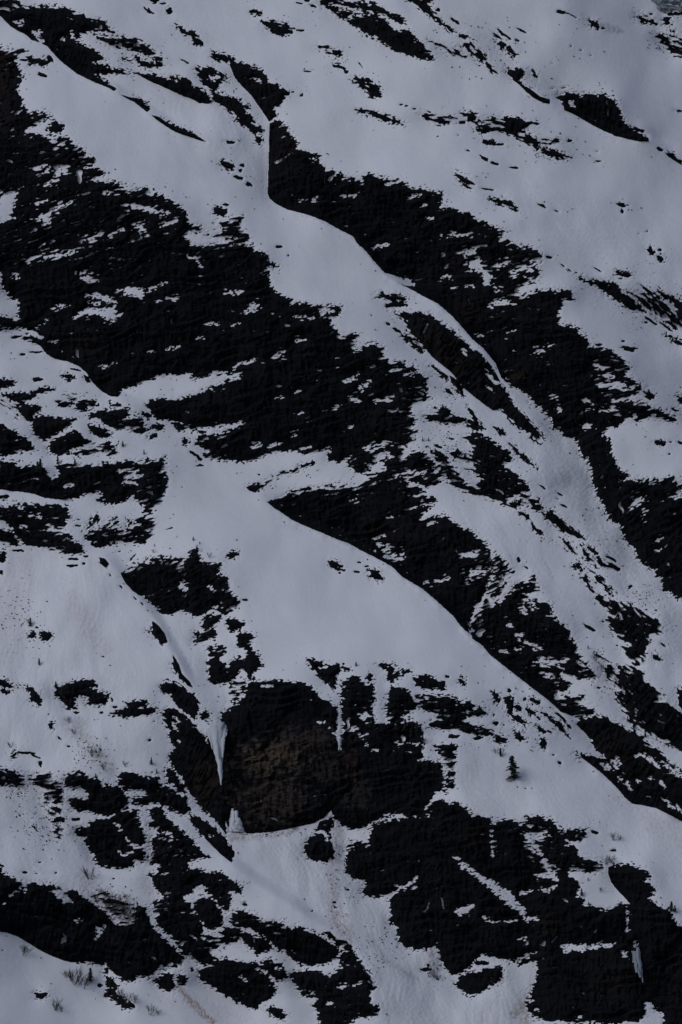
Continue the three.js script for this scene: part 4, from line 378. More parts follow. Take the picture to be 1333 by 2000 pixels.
// ---------------------------------------------------------------- distance to the rock edge
const softEdge = new Uint8Array(W * H);
for (const [drop, c] of crests) for (let i = 0; i + 1 < c.length; i++) {
  const [ax, ay] = c[i], [bx, by] = c[i + 1], n = Math.ceil(Math.hypot(bx - ax, by - ay));
  for (let k = 0; k <= n; k++) { const x = Math.round(lerp(ax, bx, k / n)), y = Math.round(lerp(ay, by, k / n)); for (let b = -8; b <= 8; b++) for (let a = -8; a <= 8; a++) if (a * a + b * b < 66 && x + a >= 0 && x + a < W && y + b >= 0 && y + b < H) softEdge[(y + b) * W + x + a] = drop < 0 ? 2 : 1; }
}
function nearest(isSeed) {                          // index of the nearest seed cell, by two sweeps
  const f = new Int32Array(W * H).fill(-1), d2 = (i, s) => { const dx = i % W - s % W, dy = (i / W | 0) - (s / W | 0); return dx * dx + dy * dy; };
  for (let i = 0; i < W * H; i++) if (isSeed(i)) f[i] = i;
  const best = new Float32Array(W * H).fill(1e12); for (let i = 0; i < W * H; i++) if (f[i] >= 0) best[i] = 0;
  const tryFrom = (i, j) => { if (f[j] < 0) return; const q = d2(i, f[j]); if (q < best[i]) { best[i] = q; f[i] = f[j]; } };
  for (let y = 0; y < H; y++) {
    for (let x = 0; x < W; x++) { const i = y * W + x; if (y) { tryFrom(i, i - W); if (x) tryFrom(i, i - W - 1); if (x < W - 1) tryFrom(i, i - W + 1); } if (x) tryFrom(i, i - 1); }
    for (let x = W - 2; x >= 0; x--) tryFrom(y * W + x, y * W + x + 1);
  }
  for (let y = H - 1; y >= 0; y--) {
    for (let x = W - 1; x >= 0; x--) { const i = y * W + x; if (y < H - 1) { tryFrom(i, i + W); if (x) tryFrom(i, i + W - 1); if (x < W - 1) tryFrom(i, i + W + 1); } if (x < W - 1) tryFrom(i, i + 1); }
    for (let x = 1; x < W; x++) tryFrom(y * W + x, y * W + x - 1);
  }
  return [f, best];
}
const [rockAt, dOut] = nearest((i) => idMap[i] > 0), [, dIn] = nearest((i) => idMap[i] === 0);
const sdf = new Float32Array(W * H);
for (let i = 0; i < W * H; i++) sdf[i] = idMap[i] ? Math.sqrt(dIn[i]) - 0.5 : 0.5 - Math.sqrt(dOut[i]);
function blur(a, w, h, r) {
  const o = new Float32Array(a.length);
  for (let y = 0; y < h; y++) { let s = 0; for (let x = -r; x <= r; x++) s += a[y * w + clamp(x, 0, w - 1)]; for (let x = 0; x < w; x++) { o[y * w + x] = s / (2 * r + 1); s += a[y * w + Math.min(w - 1, x + r + 1)] - a[y * w + Math.max(0, x - r)]; } }
  for (let x = 0; x < w; x++) { let s = 0; for (let y = -r; y <= r; y++) s += o[clamp(y, 0, h - 1) * w + x]; for (let y = 0; y < h; y++) { a[y * w + x] = s / (2 * r + 1); s += o[Math.min(h - 1, y + r + 1) * w + x] - o[Math.max(0, y - r) * w + x]; } }
}
const thick = ids.map(() => 0); for (let i = 0; i < W * H; i++) if (idMap[i] && sdf[i] > thick[idMap[i]]) thick[idMap[i]] = sdf[i];
const densQ = new Float32Array(W * H); for (let i = 0; i < W * H; i++) densQ[i] = probit(clamp(dens[rockAt[i]], 0.02, 0.998)); blur(densQ, W, H, 3);
const fold = (v, n) => { v = Math.abs(v); const p = 2 * n; v %= p; return v >= n ? p - 1e-6 - v : v; };
function cellOf(px, py) { return Math.min(H - 1, fold(py, H) | 0) * W + Math.min(W - 1, fold(px, W - 1) | 0); }
function sampleSdf(px, py) {
  const x = clamp(fold(px, W - 1) - 0.5, 0, W - 1.001), y = clamp(fold(py, H) - 0.5, 0, H - 1.001), i = x | 0, j = y | 0, u = x - i, v = y - j, k = j * W + i;
  return (sdf[k] * (1 - u) + sdf[k + 1] * u) * (1 - v) + (sdf[Math.min(k + W, W * H - 2)] * (1 - u) + sdf[Math.min(k + W + 1, W * H - 1)] * u) * v;
}
const ledge = (u, v) => v / 27 + 0.75 * N1(u / 150, v / 80) + 0.12 * N2(u / 40, v / 40);
// positive inside rock, negative in snow
function rockField(px, py) {
  const sd = sampleSdf(px, py); if (sd < -12) return sd;
  const k = cellOf(px, py), f = rockAt[k], a = ang[f] * Math.PI / 180, c = Math.cos(a), s = Math.sin(a), u = px * c + py * s, v = py * c - px * s;
  const stone = ids[idMap[f]].at, am = ids[idMap[f]].amp * (softEdge[k] === 1 ? 0.1 : softEdge[k] ? 0.45 : 1);
  let m = sd + am * (0.75 * N1(u / 28, v / 9) + 0.75 * N2(u / 13, v / 4.6) + 0.3 * N3(u / 7.5, v / 3.4));
  if (sd > -12 && sd < 0 && am > 2) { const sp = (N3(u / 11 + 40, v / 4.6) * 0.65 + N1(u / 7, v / 3.6 + 9) * 0.45 - 0.22 + sd * 0.055 + 0.25 * N4(px / 60, py / 60)) * 7; if (sp > m) m = sp; }
  if (stone) return m + 0.35;
  const th = thick[idMap[f]], n = 0.48 * N2(u / 42 + 9, v / 9) + 0.36 * N3(u / 18, v / 5.4 + 5) + 0.16 * N1(u / 9.5, v / 3.9);
  const lim = (0.27 * (densQ[k] * 1.12 + 0.12 + 0.35 * smooth(1.3, 1.8, densQ[k]) + 0.28 * (1 - smooth(1.0, 1.5, densQ[k])) - (softEdge[k] ? 0 : 0.95 * Math.min(1, th / 34) * (1 - smooth(0, Math.min(16, 0.4 * th), sd)))) - n + 0.14 * N4(px / 130, py / 100) + 0.07 * N1(px / 45, py / 40)) * 9 + (softEdge[k] ? 2.5 : 0);
  if (lim < m) m = lim;
  if (th > 22 && !softEdge[k]) {                    // thin lines of snow along the ledges
    const q = ledge(u, v), i = Math.floor(q), w = 3.4 * (N3(u / 46 + i * 3.1, i * 7.3) + 0.3 * N2(u / 9, i * 5.1) - 0.34 - 0.3 * (densQ[k] - 1.5));
    if (w > 0) { const line = Math.abs(q - i - 0.14) * 27 - Math.min(w, 2.6); if (line < m) m = line; }
  }
  return m;
}

const inside = (c, x, y) => { let r = false; for (let i = 0, j = c.length - 2; i < c.length; j = i, i += 2) if ((c[i + 1] > y) !== (c[j + 1] > y) && x < (c[j] - c[i]) * (y - c[i + 1]) / (c[j + 1] - c[i + 1]) + c[i]) r = !r; return r; };

// ---------------------------------------------------------------- the relief: steep rock, gentler snow, crests with a drop behind
const CH = 6, CX0 = -540, CY0 = -540, CW = Math.ceil((W + 1080) / CH), CHH = Math.ceil((H + 1200) / CH);
const relief = new Float64Array(CW * CHH), gxT = new Float32Array(CW * CHH), gyT = new Float32Array(CW * CHH);
let slopeMean = 0;
{
  const frac = new Float32Array(CW * CHH);
  for (let j = 0; j < CHH; j++) for (let i = 0; i < CW; i++) { let r = 0; for (let b = 0; b < 3; b++) for (let a = 0; a < 3; a++) if (idMap[cellOf(CX0 + i * CH + a * 2 + 1, CY0 + j * CH + b * 2 + 1)]) r++; frac[j * CW + i] = r / 9; }
  blur(frac, CW, CHH, 1);
  // lie of each snow slope: outline, slope sideways, slope outward
  const snowGx = new Float32Array(CW * CHH).fill(-0.3), snowGy = new Float32Array(CW * CHH).fill(1.1);
  for (const [c, x, y] of [
    [[700, -600, 2400, -600, 2400, 900, 1290, 800, 1130, 600, 950, 420, 800, 250], -0.85, 0.95], [[950, -600, 2400, -600, 2400, 330, 1150, 200], -1.7, 0.74], [[-600, -600, 500, -600, 480, 200, 230, 170, 0, 20], -0.5, 1],
    [[-600, 0, 20, 30, 230, 180, 540, 390, 800, 560, 1060, 870, 1000, 900, 640, 640, 160, 300, -600, 100], -0.12, 1.2], [[330, 840, 540, 1000, 800, 1150, 1100, 1400, 860, 1350, 470, 1340, 440, 1180, 300, 1080], 0.0, 1.28],
    [[-600, 1060, 170, 1060, 330, 1330, 330, 1500, -600, 1500], -0.02, 1.15], [[1000, 760, 1110, 840, 1240, 1050, 2400, 1170, 2400, 1420, 1290, 1330, 1100, 1050], -0.8, 0.9], [[830, 930, 1000, 980, 1230, 1420, 1100, 1420, 880, 1000], -0.45, 1.05],
    [[880, 1430, 1050, 1470, 2400, 1600, 2400, 1900, 1200, 1690, 900, 1590], -0.4, 1.1], [[455, 1600, 760, 1580, 1050, 1870, 1050, 2700, 690, 2700, 700, 1830, 450, 1680], -0.6, 0.92], [[-600, 1780, 60, 1820, 330, 1890, 560, 2050, 560, 2700, -600, 2700], -1.6, 0.75], [[-600, 1560, 160, 1640, 300, 1800, -600, 1720], -0.7, 0.95], [[430, 210, 500, 225, 524, 385, 490, 365, 440, 300], -1.7, 0.7], [[330, 1140, 400, 1220, 450, 1400, 430, 1460, 390, 1330], -1.0, 0.8]])
    for (let j = 0; j < CHH; j++) for (let i = 0; i < CW; i++) if (inside(c, CX0 + i * CH, CY0 + j * CH)) { snowGx[j * CW + i] = x; snowGy[j * CW + i] = y; }
  blur(snowGx, CW, CHH, 7); blur(snowGx, CW, CHH, 5); blur(snowGy, CW, CHH, 7); blur(snowGy, CW, CHH, 5);
  let n = 0;
  for (let j = 0; j < CHH; j++) for (let i = 0; i < CW; i++) {
    const k = j * CW + i, px = CX0 + i * CH, py = CY0 + j * CH, r = frac[k];
    gyT[k] = lerp(snowGy[k], 0.24, r) + 0.14 * N4(px / 170, py / 170) * (1 - r); gxT[k] = lerp(snowGx[k] + 0.22 * N3(px / 190, py / 190 + 40), 0.5, r);
    if (px > 0 && px < W && py > 0 && py < H) { slopeMean += gyT[k]; n++; }
  }
  slopeMean /= n;
  let mx = 0; for (const v of gxT) mx += v; mx /= gxT.length;
  for (let k = 0; k < CW * CHH; k++) { gyT[k] = (gyT[k] - slopeMean) * CH * PX; gxT[k] = (gxT[k] - mx) * CH * PX; }
  for (const [drop, c] of crests) if (drop > 0) {
    let len = 0, at = 0; for (let i = 0; i + 1 < c.length; i++) len += Math.hypot(c[i + 1][0] - c[i][0], c[i + 1][1] - c[i][1]);
    const hit = new Set();
    for (let i = 0; i + 1 < c.length; i++) {
      const dx = c[i + 1][0] - c[i][0], dy = c[i + 1][1] - c[i][1], l = Math.hypot(dx, dy), nx = -dy / l, ny = dx / l;
      for (let s = 0; s < l; s += 2) {
        const q = 0.5 * drop * smooth(0, 0.15, (at + s) / len) * smooth(0, 0.15, 1 - (at + s) / len), x = c[i][0] + dx / l * s - nx * 9, y = c[i][1] + dy / l * s - ny * 9;
        const ci = Math.round((x - CX0) / CH), cj = Math.round((y - CY0) / CH);
        for (let b = -1; b <= 0; b++) for (let a = -1; a <= 0; a++) { const k = (cj + b) * CW + ci + a; if (hit.has(k)) continue; hit.add(k); gxT[k] += q * nx * 0.5; gyT[k] += q * ny * 0.5; }
      }
      at += l;
    }
  }
  for (let it = 0; it < 700; it++) for (let j = 0; j < CHH; j++) for (let i = 0; i < CW; i++) {
    const k = j * CW + i; let s = 0, w = 0.00025;
    if (i < CW - 1) { s += relief[k + 1] - gxT[k]; w++; } if (i) { s += relief[k - 1] + gxT[k - 1]; w++; }
    if (j < CHH - 1) { s += relief[k + CW] - gyT[k]; w++; } if (j) { s += relief[k - CW] + gyT[k - CW]; w++; }
    relief[k] += 1.85 * (s / w - relief[k]);
  }
}
const planeZ = (y) => -slopeMean * y;
function reliefAt(px, py) {                         // cubic spline over the survey grid
  const x = clamp((px - CX0) / CH, 1, CW - 3.001), y = clamp((py - CY0) / CH, 1, CHH - 3.001), i = x | 0, j = y | 0, u = x - i, v = y - j;
  const bs = (t) => [(1 - t) ** 3 / 6, (3 * t ** 3 - 6 * t * t + 4) / 6, (-3 * t ** 3 + 3 * t * t + 3 * t + 1) / 6, t ** 3 / 6], a = bs(u), b = bs(v); let s = 0;
  for (let q = 0; q < 4; q++) { const k = (j + q - 1) * CW + i - 1; s += b[q] * (a[0] * relief[k] + a[1] * relief[k + 1] + a[2] * relief[k + 2] + a[3] * relief[k + 3]); }
  return s;
}
// wind- and slide-worked snow: outline, strength, direction in degrees from the vertical
const rough = new Float32Array((W >> 2) * (H >> 2)).fill(0.14), flow = new Float32Array((W >> 2) * (H >> 2)).fill(33);
const RW = W >> 2, RH = H >> 2;
for (const [c, w, d] of [
  [[1000, 760, 1110, 840, 1170, 900, 1240, 1050, 1333, 1170, 1333, 1400, 1290, 1330, 1250, 1230, 1100, 1050], 1, 38],
  [[470, 1620, 700, 1600, 760, 1700, 900, 1850, 1050, 1880, 1020, 2000, 760, 2000, 720, 1850, 560, 1740], 0.9, 22],
  [[0, 1070, 180, 1080, 230, 1180, 300, 1500, 0, 1500], 0.6, 6], [[870, 950, 1000, 990, 1150, 1250, 1200, 1400, 1100, 1250, 950, 1080], 0.75, 34],
  [[880, 1450, 1050, 1500, 1333, 1620, 1333, 1800, 1200, 1680, 900, 1580], 0.6, 40], [[960, 330, 1200, 430, 1333, 520, 1333, 700, 1100, 560], 0.6, 48],
  [[230, 180, 440, 220, 520, 380, 420, 290], 0.8, 30], [[430, 1080, 620, 900, 800, 1130, 1000, 1330, 520, 1330], 0.1, 25], [[0, 1550, 160, 1640, 240, 1760, 60, 1700, 0, 1680], 0.7, 40], [[400, 1050, 520, 1450, 440, 1500, 330, 1200], 0.6, 20]])
  for (let y = 0; y < RH; y++) for (let x = 0; x < RW; x++) { let ins = false; for (let i = 0, j = c.length - 2; i < c.length; j = i, i += 2) if ((c[i + 1] > y * 4) !== (c[j + 1] > y * 4) && x * 4 < (c[j] - c[i]) * (y * 4 - c[i + 1]) / (c[j + 1] - c[i + 1]) + c[i]) ins = !ins; if (ins) { rough[y * RW + x] = w; flow[y * RW + x] = d; } }
blur(rough, RW, RH, 8); blur(rough, RW, RH, 6);
const roughAt = (px, py) => { const x = clamp(fold(px, W) / 4 - 0.5, 0, RW - 1.001), y = clamp(fold(py, H) / 4 - 0.5, 0, RH - 1.001), i = x | 0, j = y | 0, u = x - i, v = y - j, k = j * RW + i; return lerp(lerp(rough[k], rough[k + 1], u), lerp(rough[k + RW], rough[k + RW + 1], u), v); };

function detail(px, py, m) {
  const sd = sampleSdf(px, py), w = roughAt(px, py), swell = (0.3 + 0.5 * w) * N1(px / 140, py / 140) + (0.06 + 0.18 * w) * N2(px / 60, py / 90);
  if (m > 0) {
    const a = ang[rockAt[cellOf(px, py)]] * Math.PI / 180, c = Math.cos(a), s = Math.sin(a), u = px * c + py * s, v = py * c - px * s, fade = smooth(0, softEdge[cellOf(px, py)] ? 4 : 14, sd) * smooth(0, 3, m);
    const v1 = ledge(u, v), s1 = v1 - Math.floor(v1), v2 = v / 10 + 0.6 * N2(u / 60, v / 30), s2 = v2 - Math.floor(v2);
    const step = (q) => q < 0.22 ? -1 + q / 0.11 : 1 - (q - 0.22) / 0.39;
    return swell + 0.24 * Math.sqrt(clamp(sd, 0, 25)) + fade * (1.9 * (0.4 - Math.abs(N2(px / 95 + 0.12 * N1(px / 20, py / 20), py / 170))) + 0.7 * (0.4 - Math.abs(N3(u / 26, v / 90))) + 0.3 * Math.abs(N1(px / 15 + 30, py / 26)) + (0.42 + 0.4 * N4(px / 90, py / 70)) * step(s1) + (0.1 + 0.14 * N2(px / 60, py / 45)) * step(s2)
      + 0.3 * N4(u / 7, v / 34) + 0.13 * N1(px / 5, py / 6));
  }
  const d = flow[clamp(fold(py, H) >> 2, 0, RH - 1) * RW + clamp(fold(px, W) >> 2, 0, RW - 1)] * Math.PI / 180, c = Math.cos(d), s = Math.sin(d), u = px * c - py * s, v = px * s + py * c;
  const far = smooth(0, 10, -sd);
  return swell + 0.2 * smooth(0, 3, -m) + far * ((0.04 + 0.16 * w) * N2(u / 40, v / 75) + w * (0.085 * N2(u / 13 + 1.5 * N1(px / 120, py / 120), v / 120) + 0.045 * N3(u / 5.2, v / 46) + 0.06 * N4(px / 9, py / 9)) + 0.02 * N3(u / 6, v / 14));
}
function toSurvey(x, y) { const q = PX * (1 - planeZ(y) / D); return [666.5 + x / q, 1000 - y / q]; }
function heightAt(x, y) { const [px, py] = toSurvey(x, y), m = rockField(px, py); return planeZ(y) + reliefAt(px, py) + detail(px, py, m); }
function onFace(px, py) {                           // a surveyed point in the world
  let z = planeZ((1000 - py) * PX), x, y;
  for (let k = 0; k < 4; k++) { const q = PX * (1 - z / D); x = (px - 666.5) * q; y = (1000 - py) * q; z = planeZ(y); }
  return new THREE.Vector3(x, y, heightAt(x, y));
}

// ---------------------------------------------------------------- one grid over the whole mountain side
function lines(a, b, step, lo, hi) { const o = []; for (let v = a; v <= b; v += step) o.push(v); let s = step, v = a; while (v > lo) { s *= 1.13; v -= s; o.unshift(v); } s = step; v = o[o.length - 1]; while (v < hi) { s *= 1.13; v += s; o.push(v); } return Float64Array.from(o); }
const GX = lines(-110, 110, 0.272, -520, 520), GY = lines(-154, 160, 0.272, -420, 330), nx = GX.length, ny = GY.length, NV = nx * ny;
const M = new Float32Array(NV), Z = new Float64Array(NV), PXs = new Float32Array(NV), PYs = new Float32Array(NV), NRM = new Float32Array(NV * 3);
for (let j = 0; j < ny; j++) for (let i = 0; i < nx; i++) {
  const k = j * nx + i, [px, py] = toSurvey(GX[i], GY[j]); let m = rockField(px, py); if (Math.abs(m) < 0.02) m = m < 0 ? -0.02 : 0.02;
  M[k] = m; PXs[k] = px; PYs[k] = py; Z[k] = planeZ(GY[j]) + reliefAt(px, py) + detail(px, py, m);
}
for (let j = 0; j < ny; j++) for (let i = 0; i < nx; i++) {
  const i0 = Math.max(0, i - 1), i1 = Math.min(nx - 1, i + 1), j0 = Math.max(0, j - 1), j1 = Math.min(ny - 1, j + 1);
  const fx = (Z[j * nx + i1] - Z[j * nx + i0]) / (GX[i1] - GX[i0]), fy = (Z[j1 * nx + i] - Z[j0 * nx + i]) / (GY[j1] - GY[j0]), l = Math.hypot(fx, fy, 1), k = (j * nx + i) * 3;
  NRM[k] = -fx / l; NRM[k + 1] = -fy / l; NRM[k + 2] = 1 / l;
}
console.log('grid', nx, ny, 'slope', slopeMean.toFixed(2), 'relief', Math.min(...relief.filter((_, i) => i % 7 === 0)).toFixed(1), Math.max(...relief.filter((_, i) => i % 7 === 0)).toFixed(1));

// snow patches shut in by rock belong to the cliff they lie on
const comp = new Int32Array(NV).fill(-1), compOwner = [], compSize = [];
{
  const stack = [];
  for (let k0 = 0; k0 < NV; k0++) {
    if (M[k0] > 0 || comp[k0] >= 0) continue;
    const c = compSize.length; let n = 0; const votes = new Map(); comp[k0] = c; stack.push(k0);
    while (stack.length) {
      const k = stack.pop(), i = k % nx, j = (k / nx) | 0; n++;
      for (const [q, ok] of [[k + 1, i < nx - 1], [k - 1, i > 0], [k + nx, j < ny - 1], [k - nx, j > 0]]) if (ok) {
        if (M[q] > 0) { if (n < 4000) { const id = idMap[rockAt[cellOf(PXs[q], PYs[q])]]; votes.set(id, (votes.get(id) ?? 0) + 1); } } else if (comp[q] < 0) { comp[q] = c; stack.push(q); }
      }
    }
    compSize.push(n); compOwner.push(n > 3000 ? 0 : [...votes].sort((a, b) => b[1] - a[1])[0]?.[0] ?? 0);
  }
}
// separate knobs of rock within one crag
const rcomp = new Int32Array(NV).fill(-1), rcompSize = [], rcompBig = new Map(), idOf = (k) => idMap[rockAt[cellOf(PXs[k], PYs[k])]];
{
  const stack = [];
  for (let k0 = 0; k0 < NV; k0++) {
    if (M[k0] <= 0 || rcomp[k0] >= 0) continue;
    const c = rcompSize.length, id = idOf(k0); let n = 0; rcomp[k0] = c; stack.push(k0);
    while (stack.length) {
      const k = stack.pop(), i = k % nx, j = (k / nx) | 0; n++;
      for (const [q, ok] of [[k + 1, i < nx - 1], [k - 1, i > 0], [k + nx, j < ny - 1], [k - nx, j > 0], [k + nx + 1, i < nx - 1 && j < ny - 1], [k - nx - 1, i > 0 && j > 0]]) if (ok && M[q] > 0 && rcomp[q] < 0 && idOf(q) === id) { rcomp[q] = c; stack.push(q); }
    }
    rcompSize.push(n); if (!(PXs[k0] > -60 && PXs[k0] < W + 60 && PYs[k0] > -60 && PYs[k0] < H + 60)) continue; const b = rcompBig.get(id); if (b === undefined || rcompSize[b] < n) rcompBig.set(id, c);
  }
}
// named stretches of snow
const stretches = [
  ['snow_gully', [985, 745, 1040, 770, 1120, 850, 1160, 900, 1180, 980, 1250, 1100, 1333, 1170, 1333, 1420, 1270, 1330, 1230, 1240, 1120, 1060, 1040, 940, 990, 830]],
  ['avalanche_fan', [455, 1610, 660, 1570, 760, 1600, 720, 1690, 760, 1800, 860, 1860, 900, 1950, 1050, 1870, 1050, 2100, 690, 2100, 740, 1960, 700, 1830, 560, 1740, 450, 1680]],
  ['snow_bank', [-2000, 1800, 60, 1840, 200, 1890, 330, 1890, 450, 1960, 560, 2050, 560, 2600, -2000, 2600]],
  ['snow_dome', [330, 840, 420, 900, 540, 1000, 700, 1070, 800, 1150, 950, 1280, 1150, 1440, 1230, 1560, 1500, 1680, 1500, 1950, 1270, 1750, 1100, 1620, 860, 1580, 780, 1360, 470, 1340, 440, 1180, 300, 1080]],
  ['snow_triangle', [830, 930, 1000, 980, 1100, 1150, 1230, 1420, 1150, 1440, 1000, 1150, 880, 1000]],
  ['snow_ridge', [-200, 0, 20, 30, 120, 120, 230, 180, 420, 280, 540, 390, 690, 460, 800, 560, 980, 740, 1060, 870, 1020, 960, 800, 900, 640, 640, 380, 440, 160, 300, 40, 200, -200, 60]],
  ['snow_shelf', [-2000, 630, 100, 640, 240, 770, 300, 840, 330, 900, 280, 1050, 160, 1080, -2000, 1080]],
  ['snow_field', [520, 240, 720, 330, 860, 360, 960, 440, 1060, 500, 1130, 600, 1260, 760, 1300, 900, 3000, 900, 3000, -2000, -500, -2000, -500, 0, 300, 0, 480, 130]],
  ['snow_slope', [-3000, -3000, 4000, -3000, 4000, 5000, -3000, 5000]],
];

// dirt that slides and meltwater have left on the snow: survey tile, points, width, strength, colour
const stains = [
  [12, [930, 1140, 960, 1190, 1010, 1240, 1060, 1290, 1110, 1330], 26, 0.83, [0.30, 0.20, 0.15]], [12, [860, 1170, 1000, 1240, 1250, 1330], 90, 0.18, [0.4, 0.32, 0.28]],
  [13, [690, 280, 680, 420, 660, 560, 670, 700, 700, 800, 760, 900], 50, 0.30, [0.33, 0.25, 0.22]], [13, [860, 880, 940, 1000, 1040, 1070, 1100, 1110], 28, 0.33, [0.33, 0.25, 0.23]], [13, [680, 780, 730, 850], 70, 0.30, [0.36, 0.27, 0.24]],
  [13, [1180, 940, 1170, 1040], 30, 0.45, [0.36, 0.27, 0.22]], [13, [140, 370, 300, 355, 480, 320], 30, 0.38, [0.33, 0.27, 0.22]], [14, [460, 1290, 500, 1250, 520, 1333], 40, 0.60, [0.36, 0.28, 0.2]], [14, [330, 1230, 280, 1330], 40, 0.22, [0.36, 0.28, 0.22]],
  [11, [1000, 950, 1150, 1060, 1333, 1180], 120, 0.20, [0.42, 0.33, 0.32]], [11, [250, 700, 240, 900, 280, 1000], 60, 0.15, [0.42, 0.33, 0.32]], [6, [380, 980, 430, 1080, 480, 1180, 540, 1260], 70, 0.24, [0.45, 0.33, 0.33]], [6, [120, 800, 60, 1000, 40, 1250], 120, 0.15, [0.45, 0.36, 0.33]],
  [9, [420, 560, 480, 720, 580, 810], 60, 0.38, [0.3, 0.27, 0.24]], [9, [350, 560, 410, 640], 40, 0.30, [0.3, 0.27, 0.24]], [12, [440, 600, 560, 680, 700, 760], 90, 0.38, [0.28, 0.25, 0.22]], [12, [740, 600, 770, 640], 60, 0.30, [0.36, 0.28, 0.24]], [12, [1180, 340, 1260, 350], 40, 0.45, [0.36, 0.27, 0.22]],
  [8, [740, 250, 900, 500, 1080, 720], 60, 0.18, [0.4, 0.35, 0.33]], [8, [1000, 780, 1150, 830, 1280, 920], 90, 0.21, [0.4, 0.35, 0.34]], [2, [880, 135, 950, 155, 1010, 165], 30, 0.45, [0.3, 0.3, 0.32]], [2, [200, 150, 300, 260, 540, 420], 70, 0.18, [0.35, 0.34, 0.36]],
].map(([t, c, w, s, col]) => [poly(t, c), w * 0.375, s, col]);
// bare rock that is warm in colour: survey tile, centre, half width, half height, strength, colour
const warm = [
  [10, 330, 760, 187, 100, 1.00, [0.0865, 0.0683, 0.0457]], [10, 400, 720, 112, 50, 0.96, [0.0940, 0.0722, 0.0449]], [10, 340, 960, 200, 150, 0.96, [0.0542, 0.0438, 0.0340]], [10, 520, 660, 200, 87, 0.72, [0.0526, 0.0407, 0.0338]], [10, 640, 800, 112, 75, 0.60, [0.0488, 0.0382, 0.0319]], [10, 800, 940, 75, 100, 0.60, [0.0451, 0.0395, 0.0318]], [10, 760, 780, 50, 75, 0.72, [0.0548, 0.0316, 0.0274]],
  [9, 1080, 870, 90, 120, 0.9, [0.0248, 0.0198, 0.0148]], [9, 1040, 700, 60, 80, 0.4, [0.0168, 0.0151, 0.0129]], [9, 1080, 1000, 70, 60, 0.6, [0.0186, 0.0158, 0.0124]],
  [0, 20, 400, 60, 180, 0.8, [0.0202, 0.0141, 0.0113]], [0, 30, 600, 60, 120, 0.6, [0.0173, 0.0139, 0.0117]], [0, 190, 620, 60, 25, 0.8, [0.0185, 0.0146, 0.0118]], [3, 440, 720, 90, 90, 0.6, [0.0185, 0.0152, 0.0118]], [3, 1000, 420, 60, 50, 0.3, [0.0185, 0.0146, 0.0124]], [3, 160, 600, 60, 60, 0.5, [0.0154, 0.0132, 0.0110]],
  [5, 120, 220, 70, 60, 0.6, [0.0203, 0.0147, 0.0119]], [5, 200, 430, 90, 90, 0.5, [0.0173, 0.0139, 0.0117]], [5, 470, 760, 50, 40, 0.9, [0.0266, 0.0199, 0.0149]], [5, 120, 700, 130, 160, 0.7, [0.0179, 0.0146, 0.0117]], [4, 1010, 540, 80, 100, 0.6, [0.0205, 0.0171, 0.0132]], [5, 470, 430, 40, 160, 0.4, [0.0167, 0.0139, 0.0111]],
  [7, 800, 480, 150, 80, 0.5, [0.0173, 0.0139, 0.0117]], [1, 280, 780, 70, 120, 0.5, [0.0179, 0.0140, 0.0117]], [11, 980, 680, 130, 120, 0.6, [0.0167, 0.0139, 0.0122]], [11, 1200, 820, 120, 90, 0.4, [0.0161, 0.0133, 0.0116]], [11, 250, 1180, 60, 90, 0.5, [0.0172, 0.0127, 0.0104]], [14, 640, 830, 60, 80, 0.7, [0.0168, 0.0145, 0.0123]], [14, 950, 1100, 120, 150, 0.5, [0.0194, 0.0171, 0.0143]], [13, 1190, 500, 60, 90, 0.4, [0.0167, 0.0139, 0.0111]], [3, 300, 1160, 60, 40, 0.5, [0.0179, 0.0146, 0.0117]],
].map(([t, x, y, rx, ry, s, c]) => [...pt(t, x, y), rx * 0.375, ry * 0.375, s, c]);
const segDist = (c, x, y) => { let b = 1e9; for (let i = 0; i + 1 < c.length; i++) { const [ax, ay] = c[i], dx = c[i + 1][0] - ax, dy = c[i + 1][1] - ay, t = clamp(((x - ax) * dx + (y - ay) * dy) / (dx * dx + dy * dy), 0, 1); b = Math.min(b, (x - ax - dx * t) ** 2 + (y - ay - dy * t) ** 2); } return Math.sqrt(b); };
for (const s of stains) { const xs = s[0].map((p) => p[0]), ys = s[0].map((p) => p[1]); s.box = [Math.min(...xs) - s[1], Math.max(...xs) + s[1], Math.min(...ys) - s[1], Math.max(...ys) + s[1]]; }
function snowColour(px, py) {
  let r = 0.800, g = 0.812, b = 0.826;
  const q = 1 + 0.018 * N1(px / 90, py / 70) + 0.014 * N3(px / 11, py / 9); r *= q; g *= q; b *= q;
  for (const s of stains) {
    if (px < s.box[0] || px > s.box[1] || py < s.box[2] || py > s.box[3]) continue;
    const d = segDist(s[0], px, py) / s[1] * (1 + 0.35 * N2(px / 14, py / 14)), e = 1 - smooth(0.15, 1, d); if (e <= 0) continue;
    const k = clamp(s[2] * e * (0.75 + 0.75 * N3(px / 7, py / 12) + 0.7 * N4(px / 2.6, py / 3)), 0, 0.85); r = lerp(r, s[3][0], k); g = lerp(g, s[3][1], k); b = lerp(b, s[3][2], k);
  }
  return [r, g, b];
}
